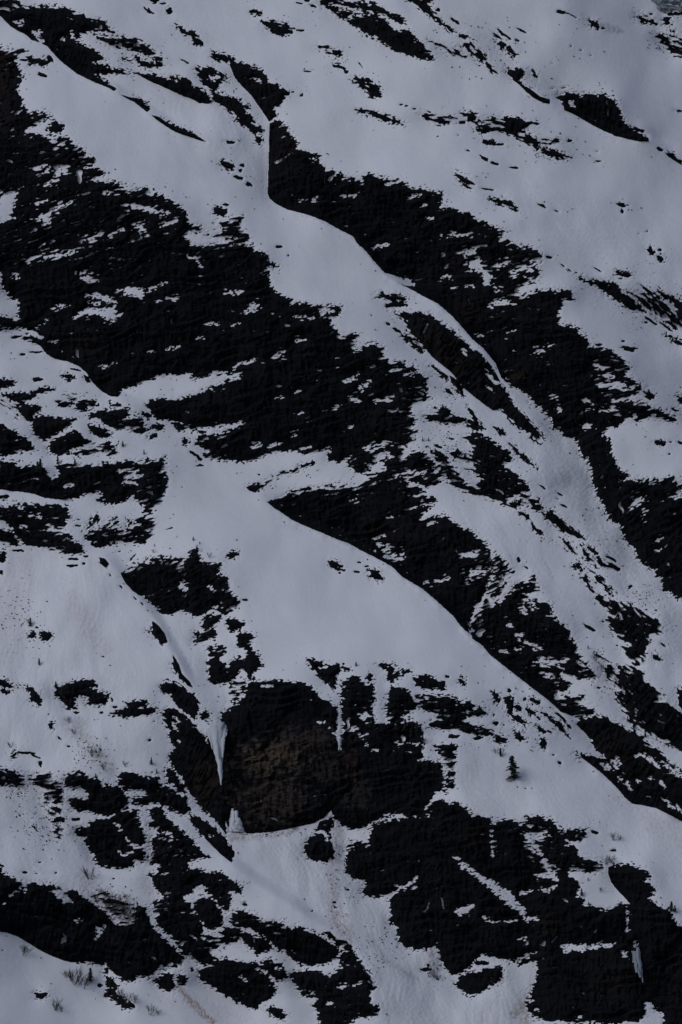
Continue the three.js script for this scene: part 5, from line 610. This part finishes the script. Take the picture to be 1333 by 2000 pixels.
function rockColour(px, py) {
  const f = rockAt[cellOf(px, py)], a = ang[f] * Math.PI / 180, v = py * Math.cos(a) - px * Math.sin(a), u = px * Math.cos(a) + py * Math.sin(a);
  let q = 0.0088 * (1 + 0.22 * N1(px / 80, py / 80) + 0.25 * N2(u / 60, v / 6) + 0.25 * N3(px / 7, py / 45) + 0.3 * N4(px / 4, py / 4));
  let r = q * 0.86, g = q * 0.94, b = q * 1.16;
  for (const w of warm) {
    const dx = (px - w[0]) / w[2], dy = (py - w[1]) / w[3]; if (dx * dx + dy * dy > 2.2) continue;
    const d = Math.hypot(dx, dy) + 0.5 * N1(px / 22, py / 16) + 0.4 * N2(u / 18, v / 5), k = w[4] * (1 - smooth(0.45, 1.1, d)) * clamp(0.75 + 0.5 * N3(u / 14, v / 3) + 0.35 * N4(px / 3.2, py / 3.2), 0, 1.2);
    r = lerp(r, w[5][0], k); g = lerp(g, w[5][1], k); b = lerp(b, w[5][2], k);
  }
  return [Math.max(0.004, r), Math.max(0.004, g), Math.max(0.005, b)];
}
// fine grain
function grain(size, seed, fn) { const d = new Uint8Array(size * size * 4), r = rng(seed); for (let j = 0; j < size; j++) for (let i = 0; i < size; i++) { const v = clamp(fn(i / size, j / size, r) * 255, 0, 255); d.set([v, v, v, 255], (j * size + i) * 4); } const t = new THREE.DataTexture(d, size, size); t.wrapS = t.wrapT = THREE.RepeatWrapping; t.magFilter = THREE.LinearFilter; t.minFilter = THREE.LinearMipmapLinearFilter; t.generateMipmaps = true; t.needsUpdate = true; return t; }
const tileN = (n, x, y, f) => { const a = x * 2 * Math.PI, b = y * 2 * Math.PI; return n(Math.cos(a) * f + Math.sin(b) * f * 1.3, Math.sin(a) * f + Math.cos(b) * f * 0.9); };
const snowGrain = grain(512, 5, (x, y, r) => 0.5 + 0.2 * tileN(N1, x, y, 9) + 0.15 * tileN(N2, x, y, 30) + 0.2 * (r() - 0.5));
const rockGrain = grain(512, 6, (x, y, r) => 0.5 + 0.25 * tileN(N3, x, y, 7) + 0.2 * tileN(N2, x, y, 22) + 0.12 * tileN(N4, x, y, 55) + 0.1 * (r() - 0.5));
const snowMat = new THREE.MeshStandardMaterial({ name: 'snow', vertexColors: true, roughness: 0.95, bumpMap: snowGrain, bumpScale: 0.09 });
const rockMat = new THREE.MeshPhysicalMaterial({ name: 'rock', vertexColors: true, roughness: 1, specularIntensity: 0.12, bumpMap: rockGrain, bumpScale: 0.1 });

// cut the grid along the rock edge into one mesh per thing
class Sheet {
  constructor(isRock) { this.isRock = isRock; this.p = []; this.n = []; this.c = []; this.uv = []; this.ix = []; this.map = new Map(); }
  vert(k) { let v = this.map.get(k); if (v === undefined) { v = this.push(GX[k % nx], GY[(k / nx) | 0], Z[k], NRM[k * 3], NRM[k * 3 + 1], NRM[k * 3 + 2], PXs[k], PYs[k]); this.map.set(k, v); } return v; }
  cut(a, b) {
    if (a > b) [a, b] = [b, a]; const key = a * 8 + (b - a === 1 ? 1 : b - a === nx ? 2 : b - a === nx + 1 ? 3 : 4) + 1e9; let v = this.map.get(key); if (v !== undefined) return v;
    const t = M[a] / (M[a] - M[b]), ia = a % nx, ja = (a / nx) | 0, ib = b % nx, jb = (b / nx) | 0, mix = (q) => lerp(NRM[a * 3 + q], NRM[b * 3 + q], t);
    v = this.push(lerp(GX[ia], GX[ib], t), lerp(GY[ja], GY[jb], t), lerp(Z[a], Z[b], t), mix(0), mix(1), mix(2), lerp(PXs[a], PXs[b], t), lerp(PYs[a], PYs[b], t)); this.map.set(key, v); return v;
  }
  push(x, y, z, a, b, c, px, py) { this.p.push(x, y, z); this.n.push(a, b, c); this.c.push(...(this.isRock ? rockColour(px, py) : snowColour(px, py))); this.uv.push(x / 9, (y - z * 0.5) / 9); return this.p.length / 3 - 1; }
  pieces() {                                        // its separate pieces, each a sheet of its own
    const n = this.p.length / 3, up = Int32Array.from({ length: n }, (_, i) => i), top = (i) => { while (up[i] !== i) i = up[i] = up[up[i]]; return i; };
    for (let t = 0; t < this.ix.length; t += 3) { up[top(this.ix[t])] = top(this.ix[t + 1]); up[top(this.ix[t + 1])] = top(this.ix[t + 2]); }
    const out = new Map(), at = new Int32Array(n).fill(-1);
    for (let t = 0; t < this.ix.length; t++) { const v = this.ix[t], r = top(v); let s = out.get(r); if (!s) out.set(r, s = new Sheet(this.isRock)); if (at[v] < 0) { at[v] = s.p.length / 3; s.p.push(...this.p.slice(v * 3, v * 3 + 3)); s.n.push(...this.n.slice(v * 3, v * 3 + 3)); s.c.push(...this.c.slice(v * 3, v * 3 + 3)); s.uv.push(...this.uv.slice(v * 2, v * 2 + 2)); } s.ix.push(at[v]); }
    return [...out.values()];
  }
  mesh(name, parent, kind) {
    const g = new THREE.BufferGeometry(); g.setAttribute('position', new THREE.Float32BufferAttribute(this.p, 3)); g.setAttribute('normal', new THREE.Float32BufferAttribute(this.n, 3)); g.setAttribute('color', new THREE.Float32BufferAttribute(this.c, 3)); g.setAttribute('uv', new THREE.Float32BufferAttribute(this.uv, 2)); g.setIndex(this.p.length / 3 > 65535 ? new THREE.Uint32BufferAttribute(this.ix, 1) : new THREE.Uint16BufferAttribute(this.ix, 1));
    const m = new THREE.Mesh(g, this.isRock ? rockMat : snowMat); m.name = name; m.castShadow = m.receiveShadow = true; if (kind) m.userData.kind = kind; parent.add(m); return m;
  }
}
const rockSheets = new Map(), snowSheets = new Map(), patchSheets = new Map(), knobSheets = new Map();
const get = (map, key, isRock) => { let s = map.get(key); if (!s) map.set(key, s = new Sheet(isRock)); return s; };
const frameOnly = (k) => PXs[k] > -60 && PXs[k] < W + 60 && PYs[k] > -60 && PYs[k] < H + 60;
function rockSheet(k) {
  if (!frameOnly(k)) return get(rockSheets, 0, true);
  const id = idOf(k), c = rcomp[k]; if (c === rcompBig.get(id)) return get(rockSheets, id, true);
  return get(knobSheets, rcompSize[c] >= 26 ? id + '/' + c : id + '/', true);
}
const stretchCache = new Map();
function snowSheet(k) {
  const c = comp[k], o = frameOnly(k) ? compOwner[c] : 0;
  if (o && ids[o].name !== 'rock') return get(patchSheets, compSize[c] >= 28 ? o + '/' + c : o + '/', false);
  const key = Math.round(PXs[k] / 4) * 10000 + Math.round(PYs[k] / 4); let s = stretchCache.get(key); if (s === undefined) { s = stretches.findIndex((q) => inside(q[1], PXs[k], PYs[k])); if (s < 0) s = stretches.length - 1; stretchCache.set(key, s); }
  return get(snowSheets, s, false);
}
function tri(a, b, c) {
  const pos = (M[a] > 0) + (M[b] > 0) + (M[c] > 0);
  if (pos === 3) { const s = rockSheet(a); s.ix.push(s.vert(a), s.vert(b), s.vert(c)); return; }
  if (pos === 0) { const s = snowSheet(a); s.ix.push(s.vert(a), s.vert(b), s.vert(c)); return; }
  const odd = pos === 1; while ((M[a] > 0) !== odd) [a, b, c] = [b, c, a];
  const one = odd ? rockSheet(a) : snowSheet(a), two = odd ? snowSheet(b) : rockSheet(b);
  one.ix.push(one.vert(a), one.cut(a, b), one.cut(a, c));
  const ab = two.cut(a, b), ac = two.cut(a, c), vb = two.vert(b), vc = two.vert(c); two.ix.push(ab, vb, vc, ab, vc, ac);
}
for (let j = 0; j < ny - 1; j++) for (let i = 0; i < nx - 1; i++) { const k = j * nx + i; tri(k, k + 1, k + nx + 1); tri(k, k + nx + 1, k + nx); }

const used = {};
function numbered(name) { const n = used[name] = (used[name] ?? -1) + 1; return n ? name + '_' + String(n).padStart(3, '0') : name; }
for (const [s, sheet] of [...snowSheets].sort((a, b) => a[0] - b[0])) sheet.mesh(numbered(stretches[s][0]), scene, 'structure');
if (rockSheets.has(0)) rockSheets.get(0).mesh('mountain_side', scene, 'structure');
// every stone is told apart by its look and by the crag nearest to it
const centre = ids.map(() => [0, 0, 0]);
for (let y = 0; y < H; y += 2) for (let x = 0; x < W; x += 2) { const c = centre[idMap[y * W + x]]; if (c) { c[0] += x; c[1] += y; c[2]++; } }
const border = ids.map(() => []);
for (let y = 2; y < H - 2; y += 3) for (let x = 2; x < W - 2; x += 3) { const q = idMap[y * W + x]; if (q && (!idMap[y * W + x + 2] || !idMap[y * W + x - 2] || !idMap[(y + 2) * W + x] || !idMap[(y - 2) * W + x])) border[q].push(x, y); }
const ordinals = ['nearest', 'second nearest', 'third nearest', 'fourth nearest', 'fifth nearest', 'sixth nearest', 'seventh nearest', 'eighth nearest', 'ninth nearest', 'tenth nearest'];
function tellApart(list) {                          // list of { at, look, set(label) }
  const by = new Map();
  for (const e of list) {
    let best = 1e9, bi = 0, bx = 0, by2 = 0;
    for (let q = 1; q < ids.length; q++) { if (!NICK[ids[q].key]) continue; const b = border[q]; for (let i = 0; i < b.length; i += 2) { const d = Math.hypot(b[i] - e.at[0], b[i + 1] - e.at[1]); if (d < best) { best = d; bi = q; bx = b[i]; by2 = b[i + 1]; } } }
    const dx = e.at[0] - bx, dy = e.at[1] - by2; e.d = best;
    e.base = e.look + (best < 7 ? ' at the edge of the ' : Math.abs(dx) > Math.abs(dy) ? (dx < 0 ? ' left of the ' : ' right of the ') : dy < 0 ? ' above the ' : ' below the ') + NICK[ids[bi].key];
    by.set(e.base, [...(by.get(e.base) ?? []), e]);
  }
  for (const [base, l] of by) { l.sort((a, b) => a.at[1] - b.at[1]); l.forEach((e, i) => e.set(l.length === 1 ? base : base + (l.length === 2 ? [', upper of two', ', lower of two'][i] : ', ' + ['topmost', 'second from top', 'third from top', 'fourth from top', 'fifth from top', 'sixth from top', 'seventh from top', 'eighth from top'][Math.min(i, 7)]))); }
}
tellApart(ids.filter((d) => d && d.at && !d.label).map((d) => ({ at: d.at, look: (d.rx * d.ry < 70 ? 'tiny' : d.rx * d.ry < 240 ? 'small' : 'middling') + ' dark ' + (Math.max(d.rx, d.ry) > 3.2 * Math.min(d.rx, d.ry) ? 'rock sliver' : Math.max(d.rx, d.ry) > 1.7 * Math.min(d.rx, d.ry) ? 'long rock' : 'rock'), set: (v) => { d.label = v; d.group = 'single rocks showing through the snow'; } })));
let nThings = 0, nPatch = 0;
for (let id = 1; id < ids.length; id++) {
  const d = ids[id], sheet = rockSheets.get(id); if (!sheet) { console.log('no rock left for', d.key, d.label); continue; }
  const patches = [...patchSheets].filter(([k]) => k.startsWith(id + '/')), knobs = [...knobSheets].filter(([k]) => k.startsWith(id + '/')); let o;
  if (patches.length + knobs.length) {
    o = new THREE.Group(); o.name = numbered(d.name); scene.add(o); sheet.mesh('rock_face', o);
    patches.sort((a, b) => b[1].ix.length - a[1].ix.length);
    let q = 0; for (const [k, s] of knobs) { if (k.endsWith('/')) s.mesh('loose_rocks', o, 'stuff'); else for (const e of s.pieces()) { e.mesh(q ? 'rock_knob_' + String(q).padStart(3, '0') : 'rock_knob', o); q++; } }
    let n = 0; for (const [k, s] of patches) { if (k.endsWith('/')) s.mesh('snow_specks', o, 'stuff'); else { s.mesh(n ? 'snow_patch_' + String(n).padStart(3, '0') : 'snow_patch', o); n++; nPatch++; } }
  } else o = sheet.mesh(numbered(d.name), scene);
  o.userData.label = d.label; o.userData.category = d.category; if (d.group) o.userData.group = d.group; nThings++;
}
console.log('things', nThings, 'patches', nPatch, 'tris', [...rockSheets.values(), ...knobSheets.values(), ...snowSheets.values(), ...patchSheets.values()].reduce((a, s) => a + s.ix.length / 3, 0));

// ---------------------------------------------------------------- frozen water
const iceMat = new THREE.MeshPhysicalMaterial({ name: 'ice', color: new THREE.Color().setRGB(0.52, 0.55, 0.56), roughness: 0.42, clearcoat: 0.25, clearcoatRoughness: 0.4, bumpMap: snowGrain, bumpScale: 0.04 });
const paleIceMat = new THREE.MeshPhysicalMaterial({ name: 'pale_ice', flatShading: true, color: new THREE.Color().setRGB(0.22, 0.26, 0.28), roughness: 0.5, bumpMap: snowGrain, bumpScale: 0.06 });
function column(a, b, r0, r1, seed) {               // a ragged column of ice from a down to b
  const g = new THREE.CylinderGeometry(1, 1, 1, 11, 22, false), p = g.attributes.position, L = a.distanceTo(b), q = new THREE.Vector3();
  for (let i = 0; i < p.count; i++) {
    const t = 0.5 - p.getY(i), an = Math.atan2(p.getZ(i), p.getX(i)), cap = Math.hypot(p.getX(i), p.getZ(i)) < 0.01 ? 0 : 1;
    const r = cap * lerp(r0, r1, Math.pow(t, 0.85)) * (1 + 0.22 * N1(an * 0.9 + seed, t * L * 0.12) + 0.12 * N2(an * 2 + seed, t * L * 0.7));
    q.lerpVectors(a, b, t); p.setXYZ(i, q.x + Math.cos(an) * r + 0.12 * N3(t * L * 0.25, seed), q.y, q.z + Math.sin(an) * r);
  }
  g.computeVertexNormals(); return g;
}
function part(g, mat, name, parent) { const m = new THREE.Mesh(g, mat); m.name = name; m.castShadow = m.receiveShadow = true; parent.add(m); return m; }
function thing(name, label, category, at, group) { const o = new THREE.Group(); o.name = numbered(name); o.position.copy(at); o.userData = { label, category }; if (group) o.userData.group = group; scene.add(o); return o; }
function icefall(label, cols, mat = iceMat) {       // columns: survey points of head and tip, radius of head and tip in metres
  const at = onFace(cols[0][0], cols[0][1]), o = thing('icefall', label, 'ice', at); let seed = cols[0][0];
  for (const [x0, y0, x1, y1, r0, r1] of cols) {
    const a = onFace(x0, y0), b = onFace(x1, y1); seed += 3.7;
    a.z -= r0 * 0.5; let out = 0; for (let k = 1; k <= 12; k++) { const f = onFace(lerp(x0, x1, k / 12), lerp(y0, y1, k / 12)); out = Math.max(out, (f.z - lerp(a.z, b.z, k / 12)) / (k / 12)); }
    if (r1 < r0) b.z += out + 0.1; else b.z -= r1 * 0.55; a.sub(at); b.sub(at); part(column(a, b, r0, r1, seed), mat, 'icicle', o);
  }
}
const q3 = (t, c) => c.map(([x0, y0, x1, y1, r0, r1]) => [...pt(t, x0, y0), ...pt(t, x1, y1), r0, r1]);
icefall('long tapering icicle hanging from the snow gully beside the ochre cliff', q3(9, [[1128, 560, 1156, 882, 2.3, 0.12], [1146, 580, 1158, 850, 1.5, 0.15], [1100, 590, 1146, 800, 1.3, 0.15], [1164, 570, 1163, 740, 1.1, 0.2], [1112, 560, 1138, 740, 1.6, 0.3], [1172, 580, 1170, 660, 0.9, 0.1], [1180, 596, 1181, 632, 0.5, 0.08], [1085, 590, 1110, 700, 0.8, 0.1]]));
icefall('pale blue ice cone standing at the foot of the ochre cliff', q3(9, [[1216, 1012, 1222, 1132, 0.6, 1.9], [1230, 1022, 1236, 1134, 0.5, 1.7], [1243, 1060, 1254, 1136, 0.6, 1.3], [1206, 1052, 1206, 1132, 0.4, 1.1], [1178, 1078, 1184, 1134, 0.2, 0.7]]));
icefall('frozen streak of grey ice down the bottom right cliff', q3(14, [[1088, 895, 1098, 1010, 0.5, 1.3], [1100, 930, 1112, 1085, 0.8, 0.4], [1084, 950, 1092, 1060, 1.0, 0.3], [1110, 1000, 1124, 1112, 0.7, 0.12], [1095, 980, 1104, 1072, 0.9, 0.2]]), paleIceMat);
icefall('thin ice thread below the narrow couloir in the ochre cliff', q3(10, [[703, 640, 700, 705, 0.75, 0.1], [708, 650, 706, 690, 0.5, 0.1]]));
{ // broken glacier ice in the top right corner
  const blocks = [[1196, 12, 22, 13, 20], [1222, 34, 20, 14, 35], [1250, 8, 26, 16, 30], [1262, 40, 24, 14, 25], [1290, 16, 24, 18, 40], [1300, 46, 26, 12, 20], [1322, 12, 22, 18, 35], [1328, 42, 20, 14, 30], [1236, 54, 16, 8, 25], [1276, 56, 18, 8, 15], [1345, 30, 20, 20, 20], [1208, 46, 14, 8, 30]];
  blocks.forEach(([x, y, w, h, a], i) => {
    const r = rng(900 + i), s = pt(2, x, y), at = onFace(...s), o = new THREE.BoxGeometry(2, 2, 2, 3, 3, 3).toNonIndexed(), p = o.attributes.position, sx = w * 0.375 * PX * 1.05, sy = h * 0.375 * PX * 0.8;
    for (let k = 0; k < p.count; k++) { const x = p.getX(k), y = p.getY(k), z = p.getZ(k), f = 1 + 0.34 * N1(x * 0.8 + i * 9, y * 0.9 + z * 0.7), e = N2(x + i * 5, z - y) * 0.25; p.setXYZ(k, (x * (1 - 0.25 * y) * f + e) * sx, (y * f - e) * sy, z * f * sy * 1.2); }
    o.rotateZ(-a * Math.PI / 180); const g = o; g.computeVertexNormals();
    const m = part(g, paleIceMat, numbered('ice_block'), scene); m.position.copy(at); m.rotation.set(r() * 0.9 - 0.45, r() * 1.2 - 0.6, r() * 0.6 - 0.3);
    m.userData = { label: ['leftmost', 'second from left', 'third from left', 'fourth from left', 'fifth from left', 'sixth from left', 'seventh from left', 'eighth from left', 'ninth from left', 'tenth from left', 'eleventh from left', 'rightmost'][blocks.map((b, k) => [b[0], k]).sort((u, v) => u[0] - v[0]).findIndex((e) => e[1] === i)] + ' of the broken blue ice blocks in the top right corner', category: 'ice block', group: 'broken glacier ice at top right' };
  });
}

// ---------------------------------------------------------------- trees and bushes
const barkMat = new THREE.MeshStandardMaterial({ name: 'bark', color: new THREE.Color().setRGB(0.035, 0.028, 0.024), roughness: 1 });
const needleMat = new THREE.MeshStandardMaterial({ name: 'needles', color: new THREE.Color().setRGB(0.017, 0.024, 0.017), roughness: 0.9, side: THREE.DoubleSide });
const twigMat = new THREE.MeshStandardMaterial({ name: 'twig', color: new THREE.Color().setRGB(0.045, 0.038, 0.034), roughness: 1 });
function stick(a, b, r0, r1) { const g = new THREE.CylinderGeometry(r1, r0, a.distanceTo(b), 4, 1, true); g.translate(0, a.distanceTo(b) / 2, 0); g.applyQuaternion(new THREE.Quaternion().setFromUnitVectors(new THREE.Vector3(0, 1, 0), b.clone().sub(a).normalize())); g.translate(a.x, a.y, a.z); return g; }
function conifer(seed, gappy) {                     // one metre tall, scaled when planted
  const r = rng(seed), trunk = [], pos = [], V = (x, y, z) => new THREE.Vector3(x, y, z); let a = V(0, -0.04, 0);
  for (let k = 1; k <= 6; k++) { const b = V((r() - 0.5) * 0.03, k / 6, (r() - 0.5) * 0.03); trunk.push(stick(a, b, 0.013 * (1.15 - k / 7), 0.013 * (1.15 - (k + 1) / 7))); a = b; }
  for (let k = 0; k < 64; k++) {
    const t = 0.1 + 0.9 * (k + r() * 0.8) / 64, len = (1 - t * 0.93) * (0.24 + 0.12 * r()) * (t < 0.2 ? 0.75 : 1) * (r() < gappy ? 0.25 : 1) + 0.02, an = k * 2.4 + r(), dx = Math.cos(an), dz = Math.sin(an), drop = 0.18 + 0.25 * r();
    const n = 4 + Math.floor(len * 26);
    for (let i = 0; i < n; i++) {
      const f = (i + 0.4) / n, x = dx * len * f, z = dz * len * f, y = t - drop * len * f * f + 0.03 * f, w = 0.045 * (1 - f * 0.5) + 0.014, sx = -dz * w * (0.7 + r()), sz = dx * w * (0.7 + r()), h = 0.03 + 0.035 * r();
      pos.push(x - dx * 0.02, y + 0.006, z - dz * 0.02, x + sx + dx * 0.022, y - h * r(), z + sz + dz * 0.022, x - sx + dx * 0.022, y - h, z - sz + dz * 0.022, x, y + 0.004, z, x + sx * 0.4 + dx * 0.03, y - h * 1.5, z + sz * 0.4 + dz * 0.03, x - sx * 0.5 + dx * 0.01, y - h * 1.2, z - sz * 0.5);
    }
  }
  const g = new THREE.BufferGeometry(); g.setAttribute('position', new THREE.Float32BufferAttribute(pos, 3)); g.computeVertexNormals();
  return [mergeGeometries(trunk), g];
}
const conifers = [conifer(11, 0.25), conifer(12, 0.5), conifer(13, 0.35), conifer(14, 0.6)];
function bush(seed) {
  const r = rng(seed), out = [], V = (x, y, z) => new THREE.Vector3(x, y, z);
  const grow = (a, dir, len, rad, n) => { const b = a.clone().addScaledVector(dir, len); out.push(stick(a, b, rad, rad * 0.6)); if (n) for (let k = 0; k < 3; k++) grow(a.clone().lerp(b, 0.45 + 0.55 * r()), dir.clone().add(V((r() - 0.5) * 1.1, (r() - 0.3) * 0.5, (r() - 0.5) * 1.1)).normalize(), len * (0.5 + 0.25 * r()), rad * 0.62, n - 1); };
  for (let k = 0; k < 9; k++) { const an = r() * 6.28, l = 0.3 + 0.5 * r(); grow(V((r() - 0.5) * 0.25, -0.05, (r() - 0.5) * 0.2), V(Math.cos(an) * l, 1, Math.sin(an) * l).normalize(), 0.3 + 0.25 * r(), 0.012, 2); }
  return mergeGeometries(out);
}
const bushes = [bush(21), bush(22), bush(23)];
const plants = [];
function trees(t, list) { for (const [x, y, h, lean = 0] of list) plants.push(['tree', ...pt(t, x, y), h * 0.375 * PX * (h > 110 ? 1 : 0.8), lean]); }
function shrubs(t, list) { for (const [x, y, h] of list) plants.push(['bush', ...pt(t, x, y), h * 0.375 * PX, 0]); }
trees(11, [[457, 858, 124, 0.12], [385, 738, 55, 0.1], [675, 340, 55], [1080, 600, 45], [1140, 640, 40], [1050, 560, 40], [1180, 520, 45], [1235, 600, 45]]);
trees(6, [[1008, 682, 27], [1042, 702, 22], [640, 192, 38], [750, 232, 30], [805, 712, 16], [210, 335, 100], [195, 325, 70], [300, 285, 55], [390, 295, 45], [1028, 735, 40]]);
trees(9, [[158, 62, 55], [205, 264, 46], [292, 380, 40], [485, 362, 28], [790, 780, 44], [818, 828, 30], [350, 390, 35], [500, 850, 30]]);
trees(12, [[468, 1120, 90], [575, 1150, 70], [560, 1195, 50]]); trees(10, [[790, 264, 24], [1000, 600, 65], [1045, 610, 85], [1105, 610, 70], [1135, 665, 55], [862, 590, 55], [1212, 800, 45], [1160, 790, 45], [1075, 640, 60]]);
trees(14, [[806, 662, 48], [840, 582, 22], [1272, 742, 66], [842, 712, 26], [1290, 745, 45]]); trees(8, [[842, 1112, 24], [465, 1322, 18]]); trees(4, [[1072, 1180, 26], [1002, 1098, 24], [1032, 1098, 24]]); trees(7, [[655, 1200, 26]]);
shrubs(12, [[120, 978, 80], [292, 1262, 72], [395, 1130, 105], [435, 1152, 80], [370, 1110, 70], [780, 1288, 62], [830, 1290, 40], [655, 1225, 64], [695, 1225, 56], [470, 575, 85], [690, 795, 70], [640, 745, 66], [590, 705, 60], [560, 680, 50], [660, 690, 45], [320, 1270, 40], [500, 690, 45], [345, 1095, 45], [625, 1190, 55], [600, 760, 55], [660, 770, 60], [560, 730, 50], [620, 700, 50], [530, 660, 45], [710, 760, 45], [640, 800, 50]]);
shrubs(14, [[975, 372, 52], [1000, 372, 35], [940, 495, 60], [965, 488, 45], [902, 642, 36], [972, 430, 24], [832, 942, 30], [255, 745, 35]]); shrubs(9, [[480, 735, 62], [510, 735, 45], [660, 792, 46], [540, 805, 44], [355, 560, 40], [60, 690, 40], [330, 430, 60], [360, 470, 50], [390, 620, 40]]); shrubs(13, [[1190, 1092, 60], [1215, 1110, 40], [210, 715, 36]]); shrubs(11, [[390, 725, 45], [360, 720, 35], [880, 240, 45], [910, 285, 45], [880, 215, 35]]); shrubs(6, [[1090, 768, 36], [150, 1115, 40], [800, 745, 24]]);
const face = plants.map(([kind, px, py, h, lean]) => ({ kind, at: [px, py], h, lean, look: kind === 'tree' ? (h > 5 ? 'tall conifer' : h > 2.6 ? 'small conifer' : 'tiny conifer') : h > 3.6 ? 'large bare bush' : 'low bare bush' }));
for (const e of face) e.set = (v) => { e.label = v; };
tellApart(face);
face.forEach((e, i) => {
  const at = onFace(...e.at); at.z += 0.1;
  if (e.kind === 'tree') {
    const o = thing('conifer', e.at[0] > 995 && e.at[0] < 1012 && e.h > 6 ? 'lone leaning conifer on the open snow slope right of the ochre cliff' : e.label, 'tree', at, 'conifers on the face'), [tg, cg] = conifers[e.h > 6 ? 3 : i % 4];
    part(tg, barkMat, 'trunk', o); part(cg, needleMat, 'crown', o); { const w = e.h * (e.h > 6 ? 1.5 : 1.15); o.scale.set(w, e.h, w); }; o.rotation.set(0, i * 1.7, e.lean);
  } else { const m = part(bushes[i % 3], twigMat, numbered('bush'), scene); m.position.copy(at); m.scale.set(e.h * 1.25, e.h * 1.1, e.h * 1.25); m.rotation.y = i * 2.3; m.userData = { label: e.label, category: 'bush', group: 'leafless bushes on the face' }; }
});

// ---------------------------------------------------------------- loose stones fallen onto the snow
{
  const g = new THREE.IcosahedronGeometry(1, 0); { const p = g.attributes.position; for (let k = 0; k < p.count; k++) { const f = 1 + 0.35 * N2(p.getX(k) * 2, p.getY(k) * 2 + p.getZ(k) * 1.7); p.setXYZ(k, p.getX(k) * f * 1.3, p.getY(k) * f * 0.8, p.getZ(k) * f); } g.computeVertexNormals(); }
  const r = rng(404), spots = [], fields = [[13, 700, 700, 90, 330, 160], [13, 900, 950, 160, 160, 120], [14, 30, 1060, 80, 60, 60], [6, 120, 1050, 130, 260, 160], [9, 470, 720, 120, 120, 160], [12, 220, 300, 160, 170, 220], [12, 560, 690, 150, 80, 220], [8, 900, 560, 200, 240, 120], [8, 1130, 850, 130, 90, 120], [11, 560, 520, 200, 150, 160], [11, 120, 760, 50, 140, 90], [2, 300, 260, 260, 180, 170], [2, 620, 760, 200, 120, 100], [2, 1240, 220, 120, 90, 120], [5, 1150, 400, 200, 140, 160], [12, 100, 90, 130, 100, 150], [0, 760, 280, 160, 90, 90], [6, 620, 640, 180, 90, 120], [13, 330, 340, 220, 25, 90], [4, 1090, 1080, 160, 120, 100], [11, 950, 330, 110, 120, 120]];
  for (const [t, x, y, rx, ry, n] of fields) for (let k = 0; k < n; k++) { const a = r() * 6.283, d = Math.sqrt(r()) * (0.4 + 0.8 * r()); spots.push(pt(t, x + Math.cos(a) * rx * d, y + Math.sin(a) * ry * d)); }
  for (let k = 0; k < 9000 && spots.length < 5200; k++) { const x = r() * W, y = r() * H, sd = sampleSdf(x, y); if (sd < -1 && sd > -26 && N1(x / 50, y / 50) > 0.1) spots.push([x, y]); }
  const keep = spots.filter(([x, y]) => x > -20 && x < W + 20 && y > -20 && y < H + 20 && rockField(x, y) < -0.5), m = new THREE.InstancedMesh(g, new THREE.MeshPhysicalMaterial({ name: 'stone', color: new THREE.Color().setRGB(0.024, 0.024, 0.026), roughness: 1, specularIntensity: 0.15 }), keep.length), o = new THREE.Object3D();
  keep.forEach(([x, y], k) => { o.position.copy(onFace(x, y)); const s = 0.07 + 0.2 * Math.pow(r(), 2.5); o.scale.set(s * 1.2, s, s); o.rotation.set(r() * 6, r() * 6, r() * 6); o.updateMatrix(); m.setMatrixAt(k, o.matrix); });
  m.name = 'loose_stones'; m.castShadow = m.receiveShadow = true; m.userData = { kind: 'stuff', label: 'tiny loose stones scattered over the snow near the rocks', category: 'stones' }; scene.add(m);
}

// ---------------------------------------------------------------- valley floor
{
  const g = new THREE.PlaneGeometry(30000, 30000, 1, 1); g.rotateX(-Math.PI / 2);
  const m = new THREE.Mesh(g, new THREE.MeshStandardMaterial({ color: new THREE.Color().setRGB(0.16, 0.17, 0.17), roughness: 1 }));
  m.name = 'valley_floor'; m.position.set(0, -405, 0); m.userData.kind = 'structure'; m.receiveShadow = true; scene.add(m);
}
renderer.render(scene, camera);
